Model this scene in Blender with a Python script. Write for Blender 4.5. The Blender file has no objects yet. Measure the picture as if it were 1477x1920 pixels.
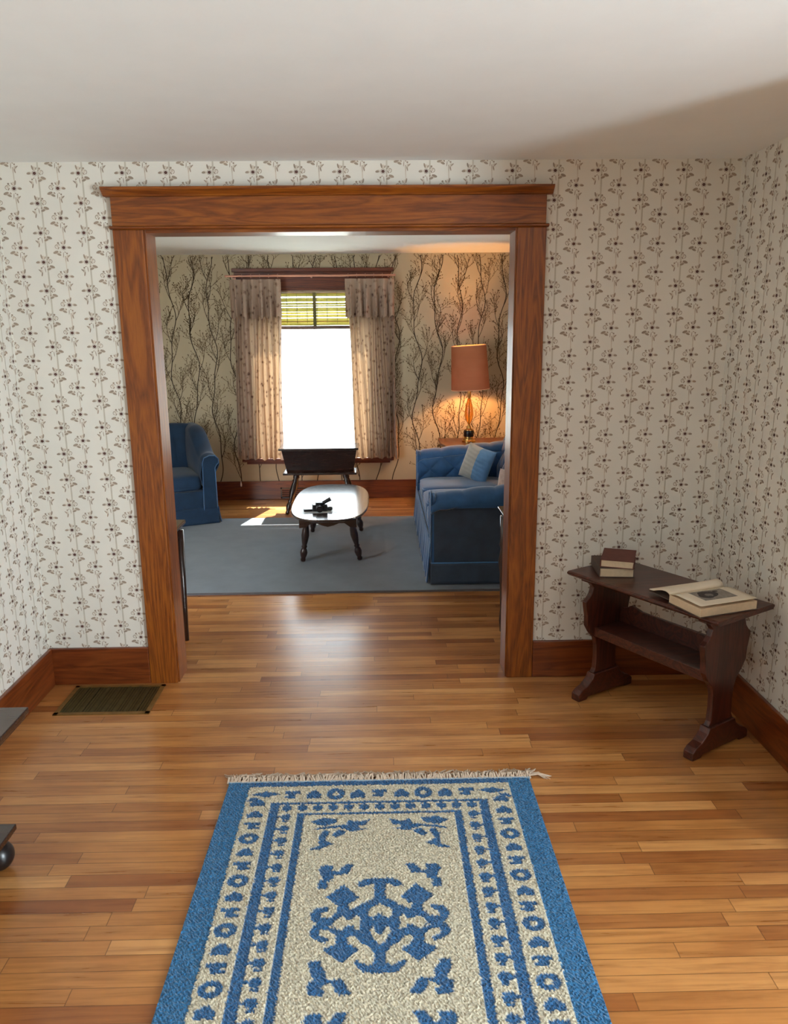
import bpy, bmesh, math, random
import numpy as np
from mathutils import Vector, Matrix
random.seed(4); RNG = np.random.RandomState(4)
PI = math.pi
SC = bpy.context.scene
COL = SC.collection

# ------------------------------------------------------------------ camera
CAM = bpy.data.cameras.new('camera'); cam = bpy.data.objects.new('camera', CAM); COL.objects.link(cam)
CAM.sensor_fit = 'VERTICAL'; CAM.sensor_height = 36; CAM.sensor_width = 36
CAM.lens = 36 * 1470.72 / 1920
CAM.clip_start = 0.02
r_ = Vector((0.99975483, -0.0202784, -0.00889243)); u_ = Vector((0.01328224, 0.22789586, 0.97359491)); f_ = Vector((0.0177164, 0.97347432, -0.22810933))
cam.matrix_world = Matrix(((r_.x, u_.x, -f_.x, 0), (r_.y, u_.y, -f_.y, -3.67854), (r_.z, u_.z, -f_.z, 1.7338), (0, 0, 0, 1)))
SC.camera = cam

# ------------------------------------------------------------------ world, sun, exposure
SC.view_settings.view_transform = 'Standard'; SC.view_settings.look = 'None'
SC.view_settings.gamma = 1; SC.view_settings.use_curve_mapping = False
SC.view_settings.exposure = 0.26
cy = SC.cycles
cy.use_denoising = True
cy.max_bounces = 12; cy.diffuse_bounces = 8; cy.glossy_bounces = 5; cy.transmission_bounces = 8; cy.transparent_max_bounces = 12
cy.sample_clamp_indirect = 6.0; cy.caustics_reflective = False; cy.caustics_refractive = False
W = bpy.data.worlds.new('sky'); SC.world = W; W.use_nodes = True
W.node_tree.nodes['Background'].inputs[0].default_value = (0.84, 0.93, 1.0, 1)
W.node_tree.nodes['Background'].inputs[1].default_value = 8.5
sl = bpy.data.lights.new('sun', 'SUN'); sl.energy = 26; sl.angle = math.radians(0.6); sl.color = (1, 0.93, 0.8)
so = bpy.data.objects.new('sun', sl); COL.objects.link(so)
so.rotation_euler = Vector((-0.28, -1.0, -1.38)).to_track_quat('-Z', 'Y').to_euler()
so.location = (2, 8, 6)
def portal(name, loc, direction, w, h):
    l = bpy.data.lights.new(name, 'AREA'); l.shape = 'RECTANGLE'; l.size = w; l.size_y = h; l.cycles.is_portal = True
    o = bpy.data.objects.new(name, l); COL.objects.link(o); o.location = loc
    o.rotation_euler = Vector(direction).to_track_quat('-Z', 'Z').to_euler() if abs(direction[2]) > .9 else Vector(direction).to_track_quat('-Z', 'Y').to_euler()
YB = 4.388
portal('portal_far', (-0.62, YB + 0.2, 1.3), (0, -1, 0), 1.35, 1.75)
portal('portal_side', (2.87, -3.7, 1.3), (-1, 0, 0), 1.4, 2.0)
wl = bpy.data.lights.new('added_east_daylight', 'AREA'); wl.shape = 'RECTANGLE'; wl.size = .75; wl.size_y = 1.9; wl.energy = 225; wl.color = (.84, .93, 1)  # added area lamp outside the unseen east window, strengthening its daylight
wo = bpy.data.objects.new('added_east_daylight', wl); COL.objects.link(wo); wo.location = (3.0, -3.55, 1.3); wo.rotation_euler = Vector((-1, .25, 0)).to_track_quat('-Z', 'Y').to_euler()
portal('portal_parlor', (1.86, 2.6, 1.5), (-1, 0, 0), 0.9, 1.2)

# ------------------------------------------------------------------ materials
def srgb(r, g, b):
    f = lambda c: ((c / 255) / 12.92 if c / 255 <= .04045 else (((c / 255) + .055) / 1.055) ** 2.4)
    return (f(r), f(g), f(b), 1)
class NT:
    def __init__(s, name):
        s.m = bpy.data.materials.new(name); s.m.use_nodes = True; s.t = s.m.node_tree; s.n = s.t.nodes; s.n.clear()
        s.out = s.n.new('ShaderNodeOutputMaterial')
    def node(s, typ, ins=None, **kw):
        n = s.n.new(typ)
        for k, v in kw.items(): setattr(n, k, v)
        for k, v in (ins or {}).items():
            if isinstance(v, bpy.types.NodeSocket): s.t.links.new(v, n.inputs[k])
            else: n.inputs[k].default_value = v
        return n
    def math(s, op, a, b=0.0, c=None):
        i = {0: a, 1: b}
        if c is not None: i[2] = c
        return s.node('ShaderNodeMath', i, operation=op).outputs[0]
    def mix(s, f, a, b, mode='MIX'):
        return s.node('ShaderNodeMix', {0: f, 6: a, 7: b}, data_type='RGBA', blend_type=mode).outputs[2]
    def coords(s, scale=(1, 1, 1), rot=(0, 0, 0)):
        c = s.node('ShaderNodeTexCoord').outputs['Object']
        return s.node('ShaderNodeMapping', {0: c, 2: rot, 3: scale}).outputs[0]
    def noise(s, vec, scale, detail=3, rough=.5, dist=0):
        return s.node('ShaderNodeTexNoise', {'Vector': vec, 'Scale': scale, 'Detail': detail, 'Roughness': rough, 'Distortion': dist}).outputs[0]
    def ramp(s, f, stops):
        n = s.node('ShaderNodeValToRGB', {0: f}); e = n.color_ramp.elements
        e[0].position, e[0].color = stops[0]; e[1].position, e[1].color = stops[-1]
        for p, c in stops[1:-1]:
            x = e.new(p); x.color = c
        return n.outputs[0]
    def bump(s, h, strength=.2, dist=.01):
        return s.node('ShaderNodeBump', {'Strength': strength, 'Distance': dist, 'Height': h}).outputs[0]
    def pbr(s, **kw):
        n = s.node('ShaderNodeBsdfPrincipled', {k.replace('_', ' '): v for k, v in kw.items()})
        s.t.links.new(n.outputs[0], s.out.inputs[0]); return n
def plain(name, col, rough=.6, metal=0, var=.12, scale=25, bump=0.0, **kw):
    t = NT(name); c = t.coords(); nz = t.noise(c, scale, 4)
    dark = tuple(x * (1 - var) for x in col[:3]) + (1,); lite = tuple(min(1, x * (1 + var)) for x in col[:3]) + (1,)
    base = t.ramp(nz, [(.3, dark), (.7, lite)])
    ins = dict(Base_Color=base, Roughness=rough, Metallic=metal)
    if bump: ins['Normal'] = t.bump(t.noise(c, scale * 6, 3), bump, .004)
    p = t.pbr(**ins)
    for k, v in kw.items(): p.inputs[k.replace('_', ' ')].default_value = v
    return t.m
def wood(name, c1, c2, c3, axis='x', rough=.32, freq=1.0, coat=.4, spec=.5):
    t = NT(name)
    sc = {'x': (1.2, 14, 14), 'y': (14, 1.2, 14), 'z': (14, 14, 1.2)}[axis]
    sc = tuple(v * freq for v in sc)
    v = t.coords(sc)
    big = t.noise(v, .9, 3, .55, .9)
    rings = t.math('FRACT', t.math('MULTIPLY', big, 7.0))
    rings = t.math('ABSOLUTE', t.math('SUBTRACT', rings, .5))
    fine = t.noise(t.coords(tuple(k * 6 for k in sc)), 1.6, 4, .65)
    f = t.math('ADD', t.math('MULTIPLY', rings, .9), t.math('MULTIPLY', fine, .75))
    col = t.ramp(f, [(.2, c1), (.5, c2), (.85, c3)])
    p = t.pbr(Base_Color=col, Roughness=t.math('ADD', rough, t.math('MULTIPLY', fine, .12)), Normal=t.bump(f, .12, .002))
    p.inputs['Coat Weight'].default_value = coat; p.inputs['Coat Roughness'].default_value = .15
    p.inputs['Specular IOR Level'].default_value = spec
    return t.m
OAK = [srgb(86, 40, 5), srgb(122, 61, 9), srgb(148, 82, 17)]
OAKX = wood('oak_trim_x', *OAK, axis='x', rough=.42, coat=.12); OAKZ = wood('oak_trim_z', *OAK, axis='z', rough=.42, coat=.12); OAKY = wood('oak_trim_y', *OAK, axis='y', rough=.42, coat=.12)
PINE = [srgb(74, 29, 8), srgb(104, 46, 14), srgb(124, 61, 22)]
BASEX = wood('baseboard_x', *PINE, axis='x', freq=.8); BASEY = wood('baseboard_y', *PINE, axis='y', freq=.8)
WAL = [srgb(38, 15, 9), srgb(64, 28, 18), srgb(86, 40, 27)]
WALX = wood('walnut_x', *WAL, axis='x', rough=.35, coat=.3); WALZ = wood('walnut_z', *WAL, axis='z', rough=.35, coat=.3); WALY = wood('walnut_y', *WAL, axis='y', rough=.35, coat=.3)
DRK = [srgb(22, 12, 9), srgb(40, 22, 16), srgb(54, 30, 22)]
DARKX = wood('dark_wood_x', *DRK, axis='x', rough=.2, coat=.6); DARKZ = wood('dark_wood_z', *DRK, axis='z', rough=.25, coat=.5)
TTOP = wood('polished_table_top', srgb(38, 24, 18), srgb(52, 34, 26), srgb(64, 44, 34), axis='y', rough=.12, coat=1.0)

def floor_mat():
    t = NT('strip_oak_floor')
    c = t.node('ShaderNodeTexCoord').outputs['Object']
    s = t.node('ShaderNodeSeparateXYZ', {0: c}); x, y = s.outputs[0], s.outputs[1]
    ry = t.math('DIVIDE', y, .0572); row = t.math('FLOOR', ry)
    off = t.node('ShaderNodeTexWhiteNoise', {'W': row}, noise_dimensions='1D').outputs[0]
    rx = t.math('ADD', t.math('DIVIDE', x, .95), t.math('MULTIPLY', off, 9.7)); colm = t.math('FLOOR', rx)
    cell = t.node('ShaderNodeCombineXYZ', {0: row, 1: colm}).outputs[0]
    v = t.node('ShaderNodeTexWhiteNoise', {'Vector': cell}, noise_dimensions='2D').outputs[0]
    base = t.ramp(v, [(0, srgb(154, 92, 46)), (.3, srgb(178, 118, 62)), (.65, srgb(194, 134, 74)), (1, srgb(212, 156, 96))])
    gv = t.node('ShaderNodeCombineXYZ', {0: t.math('MULTIPLY', x, 2.2), 1: t.math('MULTIPLY', y, 42), 2: t.math('MULTIPLY', v, 40)}).outputs[0]
    g = t.noise(gv, 1.3, 5, .6, .6)
    base = t.mix(.75, base, t.ramp(g, [(.28, (.5, .42, .36, 1)), (.55, (.95, .95, .95, 1)), (.8, (1.12, 1.1, 1.05, 1))]), 'MULTIPLY')
    wear = t.noise(t.node('ShaderNodeMapping', {0: c, 3: (1.2, 2.5, 1)}).outputs[0], 2.0, 4, .6)
    base = t.mix(.6, base, t.ramp(wear, [(.35, (.66, .52, .44, 1)), (.62, (1, 1, 1, 1))]), 'MULTIPLY')
    ey = t.math('ABSOLUTE', t.math('SUBTRACT', t.math('FRACT', ry), .5)); gy = t.math('GREATER_THAN', ey, .478)
    ex = t.math('ABSOLUTE', t.math('SUBTRACT', t.math('FRACT', rx), .5)); gx = t.math('GREATER_THAN', ex, .4985)
    gap = t.math('MAXIMUM', gy, gx)
    base = t.mix(t.math('MULTIPLY', gap, .6), base, srgb(70, 36, 14))
    h = t.math('SUBTRACT', t.math('ADD', t.math('MULTIPLY', g, .25), t.math('MULTIPLY', v, .5)), gap)
    rgh = t.math('ADD', .22, t.math('MULTIPLY', g, .16))
    p = t.pbr(Base_Color=base, Roughness=rgh, Normal=t.bump(h, .25, .0015))
    p.inputs['Coat Weight'].default_value = .35; p.inputs['Coat Roughness'].default_value = .22
    return t.m
FLOOR = floor_mat()
PAPER1 = plain('cream_wallpaper', srgb(224, 221, 212), .75, var=.03, scale=3)
INK_D = plain('wallpaper_ink_burgundy', srgb(92, 62, 56), .7, var=.1)
INK_P = plain('wallpaper_ink_blush', srgb(207, 197, 183), .7, var=.08)
INK_M = plain('wallpaper_ink_taupe', srgb(158, 142, 126), .7, var=.15)
INK_L = plain('wallpaper_stripe_grey', srgb(196, 190, 176), .75, var=.05)
PAPER2 = plain('sand_wallpaper', srgb(182, 170, 144), .7, var=.05, scale=3)
INK_T = plain('tree_ink_brown', srgb(50, 36, 22), .7, var=.15)
INK_T2 = plain('tree_ink_olive', srgb(92, 74, 46), .7, var=.15)
CEIL = plain('ceiling_paint', srgb(234, 237, 238), .85, var=.015, scale=6, bump=.15)
PLASTER = plain('plain_plaster', srgb(104, 97, 88), .85, var=.03, scale=4)
def fabric(name, c, rough=.85, var=.2, scale=9, sheen=.5, fine=260):
    t = NT(name); co = t.coords(); a = t.noise(co, scale, 4, .6); b = t.noise(co, fine, 2)
    d = tuple(x * (1 - var) for x in c[:3]) + (1,); l = tuple(min(1, x * (1 + var)) for x in c[:3]) + (1,)
    p = t.pbr(Base_Color=t.ramp(a, [(.3, d), (.7, l)]), Roughness=rough, Normal=t.bump(b, .25, .002))
    p.inputs['Sheen Weight'].default_value = sheen; p.inputs['Sheen Roughness'].default_value = .35
    return t.m
VELVET = fabric('blue_velvet', srgb(42, 82, 126), sheen=.5)
SHADEDV = fabric('shaded_blue_velvet', srgb(46, 58, 74), sheen=.3)  # same blue velvet, greyed: shade on the sofa's outer side put into the colour
VELVETP = fabric('blue_velvet_piping', srgb(60, 104, 150), sheen=.6)
VELVET2 = fabric('deep_blue_velvet', srgb(14, 44, 72), sheen=.2)
CARPET = fabric('slate_blue_carpet', srgb(104, 113, 124), var=.1, scale=5, sheen=.2, fine=400)
GREYC = fabric('grey_cushion_cloth', srgb(168, 164, 156), var=.08, scale=20)
BLUEC = fabric('pale_blue_cushion_cloth', srgb(96, 136, 176), var=.12, scale=20)
PINKC = fabric('pink_floral_cloth', srgb(206, 180, 168), var=.15, scale=30)
def curtain_mat():
    t = NT('floral_curtain_cloth'); co = t.coords()
    v = t.node('ShaderNodeTexVoronoi', {'Vector': co, 'Scale': 17.0}).outputs[0]
    n = t.noise(co, 38, 4, .7)
    f = t.math('ADD', t.math('MULTIPLY', v, .9), t.math('MULTIPLY', n, .8))
    col = t.ramp(f, [(.40, srgb(78, 54, 50)), (.58, srgb(146, 124, 112)), (.74, srgb(176, 156, 142))])
    d = t.node('ShaderNodeBsdfDiffuse', {0: col}).outputs[0]
    tr = t.node('ShaderNodeBsdfTranslucent', {0: t.mix(1, col, (1, .86, .62, 1), 'MULTIPLY')}).outputs[0]
    m = t.node('ShaderNodeMixShader', {0: .17, 1: d, 2: tr}).outputs[0]
    t.t.links.new(m, t.out.inputs[0]); return t.m
CURT = curtain_mat()
def trans_mat(name, c1, c2, f=.5, scale=40):
    t = NT(name); col = t.ramp(t.noise(t.coords((.1, 1, 1)), scale, 3), [(.3, c1), (.7, c2)])
    d = t.node('ShaderNodeBsdfDiffuse', {0: col}).outputs[0]; tr = t.node('ShaderNodeBsdfTranslucent', {0: col}).outputs[0]
    t.t.links.new(t.node('ShaderNodeMixShader', {0: f, 1: d, 2: tr}).outputs[0], t.out.inputs[0]); return t.m
SLAT = trans_mat('olive_blind_slat', srgb(132, 126, 58), srgb(156, 146, 76), .22)
SHADE = trans_mat('terracotta_shade_silk', srgb(170, 106, 76), srgb(178, 114, 84), .07, 10)
def glass_pane():
    t = NT('window_glass')
    tr = t.node('ShaderNodeBsdfTransparent', {0: (.97, .985, .98, 1)}).outputs[0]
    gl = t.node('ShaderNodeBsdfGlossy', {0: (1, 1, 1, 1), 1: .02}).outputs[0]
    t.t.links.new(t.node('ShaderNodeMixShader', {0: .05, 1: tr, 2: gl}).outputs[0], t.out.inputs[0]); return t.m
GLASS = glass_pane()
BRASS = plain('aged_brass', srgb(196, 158, 92), .3, 1, var=.15)
BRASSD = plain('dull_olive_brass', srgb(84, 74, 40), .45, .6, var=.2)
BLACK = plain('black_enamel', srgb(20, 18, 20), .3, var=.1)
VOID = plain('vent_recess_shade', srgb(18, 15, 12), .8, var=.1)  # near-black colour painting the shade inside both vents
WHITE = plain('white_plastic', srgb(232, 228, 220), .4, var=.02)
STEEL = plain('bright_metal', srgb(210, 208, 204), .2, 1, var=.03)
RODM = plain('rose_bronze_rod', srgb(206, 150, 130), .3, .3, var=.05)
VENTM = plain('brown_register_enamel', srgb(118, 62, 32), .4, .2, var=.1)
PAGE = plain('aged_paper', srgb(206, 186, 156), .8, var=.06, scale=60)
PAGEW = plain('cream_page', srgb(224, 210, 188), .8, var=.04, scale=15)
COVR = plain('maroon_cloth_cover', srgb(100, 52, 44), .7, var=.12, scale=40)
COVG = plain('grey_brown_cloth_cover', srgb(84, 68, 60), .7, var=.12, scale=40)
def amber():
    t = NT('amber_glass'); p = t.pbr(Base_Color=(.95, .45, .08, 1), Roughness=.05, IOR=1.45)
    p.inputs['Transmission Weight'].default_value = .85; return t.m
AMBER = amber()
def bulb_mat():
    t = NT('lit_bulb'); e = t.node('ShaderNodeEmission', {0: (1, .62, .28, 1), 1: 20.0}).outputs[0]; t.t.links.new(e, t.out.inputs[0]); return t.m
BULB = bulb_mat()

# ------------------------------------------------------------------ mesh helper
class M:
    def __init__(s): s.v = []; s.f = []; s.m = []
    def add(s, vs, fs, mi=0):
        o = len(s.v); s.v += [tuple(v) for v in vs]; s.f += [tuple(i + o for i in f) for f in fs]; s.m += [mi] * len(fs); return s
    def box(s, x0, x1, y0, y1, z0, z1, mi=0):
        return s.add([(x, y, z) for z in (z0, z1) for y in (y0, y1) for x in (x0, x1)],
                     [(0, 2, 3, 1), (4, 5, 7, 6), (0, 1, 5, 4), (2, 6, 7, 3), (0, 4, 6, 2), (1, 3, 7, 5)], mi)
    def prism(s, poly, a0, a1, axis='y', mi=0):
        n = len(poly)
        mp = {'y': lambda p, a: (p[0], a, p[1]), 'x': lambda p, a: (a, p[0], p[1]), 'z': lambda p, a: (p[0], p[1], a)}[axis]
        vs = [mp(p, a0) for p in poly] + [mp(p, a1) for p in poly]
        fs = [tuple(range(n - 1, -1, -1)), tuple(range(n, 2 * n))] + [(i, (i + 1) % n, n + (i + 1) % n, n + i) for i in range(n)]
        return s.add(vs, fs, mi)
    def lathe(s, P, Q, prof, seg=20, mi=0):
        P, Q = Vector(P), Vector(Q); d = (Q - P); z = d.normalized(); x = z.orthogonal().normalized(); y = z.cross(x)
        vs = []; fs = []; n = len(prof)
        for t, r in prof:
            c = P + d * t
            for k in range(seg):
                a = 2 * PI * k / seg; vs.append(c + (x * math.cos(a) + y * math.sin(a)) * r)
        for i in range(n - 1):
            for k in range(seg): fs.append((i * seg + k, i * seg + (k + 1) % seg, (i + 1) * seg + (k + 1) % seg, (i + 1) * seg + k))
        fs.append(tuple(range(seg - 1, -1, -1))); fs.append(tuple((n - 1) * seg + k for k in range(seg)))
        return s.add(vs, fs, mi)
    def tube(s, pts, rads, seg=8, mi=0):
        pts = [Vector(p) for p in pts]
        if not isinstance(rads, (list, tuple)): rads = [rads] * len(pts)
        vs = []; fs = []; px = None
        for i, p in enumerate(pts):
            d = (pts[min(i + 1, len(pts) - 1)] - pts[max(i - 1, 0)]).normalized()
            px = d.orthogonal().normalized() if px is None else (px - d * px.dot(d)).normalized()
            py = d.cross(px)
            for k in range(seg):
                a = 2 * PI * k / seg; vs.append(p + (px * math.cos(a) + py * math.sin(a)) * rads[i])
        for i in range(len(pts) - 1):
            for k in range(seg): fs.append((i * seg + k, i * seg + (k + 1) % seg, (i + 1) * seg + (k + 1) % seg, (i + 1) * seg + k))
        fs.append(tuple(range(seg - 1, -1, -1))); fs.append(tuple((len(pts) - 1) * seg + k for k in range(seg)))
        return s.add(vs, fs, mi)
    def grid(s, fn, nu, nv, mi=0, closed_u=False):
        vs = [fn(i / (nu if closed_u else nu - 1), j / (nv - 1)) for j in range(nv) for i in range(nu)]
        fs = []
        for j in range(nv - 1):
            for i in range(nu if closed_u else nu - 1):
                i2 = (i + 1) % nu; fs.append((j * nu + i, j * nu + i2, (j + 1) * nu + i2, (j + 1) * nu + i))
        return s.add(vs, fs, mi)
    def pillow(s, cx, cy, cz, w, d, h, mi=0, p=3.2, n=28, crown=.0, puff=None):
        # rounded soft box
        def fn(u, v):
            a = 2 * PI * u; b = PI * (v - .5)
            e = 2 / p
            sg = lambda t, q: math.copysign(abs(t) ** q, t)
            x = sg(math.cos(b), e) * sg(math.cos(a), e); y = sg(math.cos(b), e) * sg(math.sin(a), e); z = sg(math.sin(b), e * 1.3)
            k = (1 + crown * (1 - x * x) * (1 - y * y))
            return (cx + x * w / 2, cy + y * d / 2, cz + z * h / 2 * k)
        return s.grid(fn, n * 2, n, mi, True)
    def xf(s, mat, start=0):
        s.v[start:] = [tuple(mat @ Vector(v)) for v in s.v[start:]]; return s
def obj(name, M_, mats, parent=None, smooth=False, bevel=0, off=None, subsurf=0, solid=0, **props):
    me = bpy.data.meshes.new(name)
    if off is None and parent is not None:
        q = parent; o_ = Vector((0, 0, 0))
        off = parent.get('_loc'); 
    vs = M_.v
    if off is not None: vs = [(v[0] - off[0], v[1] - off[1], v[2] - off[2]) for v in vs]
    me.from_pydata(vs, [], M_.f)
    if not isinstance(mats, (list, tuple)): mats = [mats]
    for m in mats: me.materials.append(m)
    if len(mats) > 1: me.polygons.foreach_set('material_index', M_.m)
    bm = bmesh.new(); bm.from_mesh(me)
    if smooth: bmesh.ops.remove_doubles(bm, verts=bm.verts, dist=1e-5)
    if len(bm.faces) < 60000: bmesh.ops.recalc_face_normals(bm, faces=bm.faces)
    bm.to_mesh(me); bm.free()
    o = bpy.data.objects.new(name, me); COL.objects.link(o)
    if bevel:
        b = o.modifiers.new('bevel', 'BEVEL'); b.width = bevel; b.segments = 2; b.limit_method = 'ANGLE'; b.angle_limit = .6
    if solid:
        b = o.modifiers.new('solid', 'SOLIDIFY'); b.thickness = solid; b.offset = 0
    if subsurf:
        b = o.modifiers.new('sub', 'SUBSURF'); b.levels = subsurf; b.render_levels = subsurf
    if smooth:
        me.polygons.foreach_set('use_smooth', [True] * len(me.polygons))
        if smooth == 'auto':
            try: me.set_sharp_from_angle(angle=math.radians(38))
            except Exception: pass
    if parent is not None: o.parent = parent
    for k, v in props.items(): o[k] = v
    return o
# parts are authored in world coordinates; 'at' gives the base point the Empty stands on
BASES = {}
def thing(name, label, cat, at, group=None, kind=None):
    o = bpy.data.objects.new(name, None); COL.objects.link(o); o.location = at; o.empty_display_size = .1
    if kind: o['kind'] = kind
    else: o['label'] = label; o['category'] = cat
    if group: o['group'] = group
    BASES[o.name] = at
    return o
def part(name, m, mats, parent, base=None, **kw):
    q = parent
    while q.parent: q = q.parent
    b = BASES[q.name] if base is None else base
    return obj(name, m, mats, parent, off=b, **kw)
def root_mesh(name, m, mats, label=None, cat=None, group=None, kind=None, **kw):
    o = obj(name, m, mats, **kw)
    if kind: o['kind'] = kind
    else: o['label'] = label; o['category'] = cat
    if group: o['group'] = group
    return o

# ------------------------------------------------------------------ room shell
H = 2.45
XL, XR = -1.66, 1.62
YS = -6.3
root_mesh('floor', M().box(-2.9, 3.75, YS - .2, YB + .2, -.12, 0), FLOOR, kind='structure')
root_mesh('ceiling', M().box(-2.9, 3.75, YS - .2, YB + .2, H, H + .12), CEIL, kind='structure')

def ell(cx, cy, rx, ry, rot=0, n=8):
    c, s = math.cos(rot), math.sin(rot)
    return [(cx + c * rx * math.cos(2 * PI * k / n) - s * ry * math.sin(2 * PI * k / n), cy + s * rx * math.cos(2 * PI * k / n) + c * ry * math.sin(2 * PI * k / n)) for k in range(n)]
def ring(cx, cy, r, w, n=9, a0=0, a1=2 * PI):
    out = []
    for k in range(n):
        a, b = a0 + (a1 - a0) * k / n, a0 + (a1 - a0) * (k + 1) / n
        out.append([(cx + (r - w) * math.cos(a), cy + (r - w) * math.sin(a)), (cx + (r + w) * math.cos(a), cy + (r + w) * math.sin(a)),
                    (cx + (r + w) * math.cos(b), cy + (r + w) * math.sin(b)), (cx + (r - w) * math.cos(b), cy + (r - w) * math.sin(b))])
    return out
K = .00032
LAY = {1: .0004, 2: .0003, 3: 0, 4: .00015}
class Plane:
    def __init__(s, fn, nrm): s.fn = fn; s.nrm = nrm
    def __call__(s, u, v): return s.fn(u, v)
def spray(mirror):
    P = [(ell(0, 0, 24, 22, 0, 10), 1)]
    P += [(ell(84, 22, 18, 22), 4), (ell(88, -74, 46, 18, -.1), 4), (ell(-44, -120, 20, 28, .2), 4), (ell(-66, 2, 30, 20), 4), (ell(0, 62, 26, 26), 4)]
    P += [(q, 2) for q in ring(0, 0, 34, 2.5, 8)]
    P += [(ell(-80, -2, 27, 15, .1), 2), (ell(-22, 72, 12, 34, .25), 2), (ell(26, 60, 7, 20, -.4), 2),
          (ell(72, 60, 14, 14), 1 if False else 2), (ell(58, 38, 5, 16, -.9), 2)]
    P += [(q, 2) for q in ring(92, 12, 26, 4, 7, -1.5, 1.9)]
    P += [(ell(72, -8, 8, 20, .6), 2), (ell(114, -62, 40, 18, -.35), 2), (ell(70, -92, 32, 15, .35), 2), (ell(50, -60, 16, 8, .9), 2),
          (ell(-38, -78, 12, 12), 2), (ell(-14, -62, 12, 6, .5), 2), (ell(12, -98, 5, 38, .1), 2),
          (ell(-62, -112, 26, 8, -.7), 2), (ell(-36, -160, 9, 32, -.25), 2)]
    return P
def wallpaper(m, plane, u0, u1, v0, v1, uo=0, skip=None):
    # plane(u, v) -> xyz just in front of the wall
    du, dv = .1899, .1235
    k0 = int(math.floor((u0 - 1.172) / du)) - 1; k1 = int(math.ceil((u1 - 1.172) / du)) + 1
    def put(poly, mi):
        cu = sum(p[0] for p in poly) / len(poly); cv = sum(p[1] for p in poly) / len(poly)
        if not (u0 < cu < u1 and v0 < cv < v1): return
        if skip and skip(cu, cv): return
        poly = [(min(max(p[0], u0), u1), min(max(p[1], v0), v1)) for p in poly]
        put.n = (put.n + 1) % 37; dd = LAY[mi] + (put.n * 4e-6 if mi in (1, 2, 4) else 0); pts = [Vector(plane(*p)) for p in poly]; c0 = Vector(plane.nrm) * dd
        m.add([p + c0 for p in pts], [tuple(range(len(poly)))], mi)
    put.n = 0
    for k in range(k0, k1):
        for half in (0, 1):
            cx = 1.172 + uo + k * du - (du / 2 if half else 0) + 0.0
            sx = cx + (50 * K if not half else 12 * K)
            # printed vertical stripe behind every column
            z = v0
            if half == 0:
                step = .12
                zz = v0
                while zz < v1:
                    z2 = min(zz + step, v1)
                    put([(sx - .0035, zz), (sx + .0035, zz), (sx + .0035, z2), (sx - .0035, z2)], 3); zz = z2
            row = int((v1 - v0) / dv) + 3
            top = 2.405 - (dv / 2 if half else 0) + dv
            for r in range(row + 1):
                cz = top - r * dv
                if cz < v0 - .03 or cz > v1 + .05: continue
                if half:
                    put([(sx - .003, cz - .036), (sx + .002, cz - .036), (sx + .0035, cz - dv + .022), (sx - .0005, cz - dv + .022)], 4)
                    put([(sx - .0012, cz - .036), (sx + .001, cz - .036), (sx + .0018, cz - .062), (sx + .0008, cz - .062)], 2)
                for poly, mi in spray(half):
                    q = [((-a if half else a) * K + cx, b * K + cz) for a, b in poly]
                    if half: q = q[::-1]
                    put(q, mi)
E1 = .0004
WP = [PAPER1, INK_D, INK_M, INK_L, INK_P]
JX0, JX1, JZ = -1.0235, .6226, 2.155
YW = .018
# partition with the wide cased opening
m = M(); T1 = .165
m.box(XL - .15, JX0 - .02, YW, T1, 0, H).box(JX1 + .02, XR + .15, YW, T1, 0, H).box(JX0 - .02, JX1 + .02, YW, T1, JZ + .02, H)
wallpaper(m, Plane(lambda u, v: (u, YW - E1, v), (0, -1, 0)), XL, XR, .19, H, skip=lambda u, v: (-1.15 < u < .745 and v < 2.30))
root_mesh('wall_middle', m, WP, kind='structure')
m = M().box(XL - .15, XL, YS, YW, 0, H)
wallpaper(m, Plane(lambda u, v: (XL + E1, u, v), (1, 0, 0)), -3.4, YW, .19, H, uo=.05)
root_mesh('wall_left', m, WP, kind='structure')
YR = -1.72
m = M().box(XR, XR + .15, YR, YW, 0, H)
wallpaper(m, Plane(lambda u, v: (XR - E1, u, v), (-1, 0, 0)), -1.7, YW, .19, H, uo=.03)
root_mesh('wall_right', m, WP, kind='structure')
root_mesh('wall_north', M().box(XR + .15, 2.65, YR, YR + .15, 0, H), PLASTER, kind='structure')
def wall_with_hole(name, axis, a0, a1, t0, t1, h0, h1, z0, z1, mat, extra=None):
    m = M()
    for (p, q, zz0, zz1) in ((a0, h0, 0, H), (h1, a1, 0, H), (h0, h1, 0, z0), (h0, h1, z1, H)):
        if axis == 'x': m.box(p, q, t0, t1, zz0, zz1)
        else: m.box(t0, t1, p, q, zz0, zz1)
    if extra: extra(m)
    return root_mesh(name, m, mat, kind='structure')
root_mesh('wall_south', M().box(XL - .15, 2.8, YS - .15, YS, 0, H), PLASTER, kind='structure')
wall_with_hole('wall_east', 'y', YS, YR + .15, 2.65, 2.8, -4.4, -3.02, .3, 2.3, PLASTER)
root_mesh('wall_parlor_left', M().box(-2.85, -2.7, T1, YB, 0, H), PAPER2, kind='structure')
wall_with_hole('wall_parlor_right', 'y', T1, YB + .15, XR, XR + .15, 2.2, 3.0, .95, 2.05, PAPER2)

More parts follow.
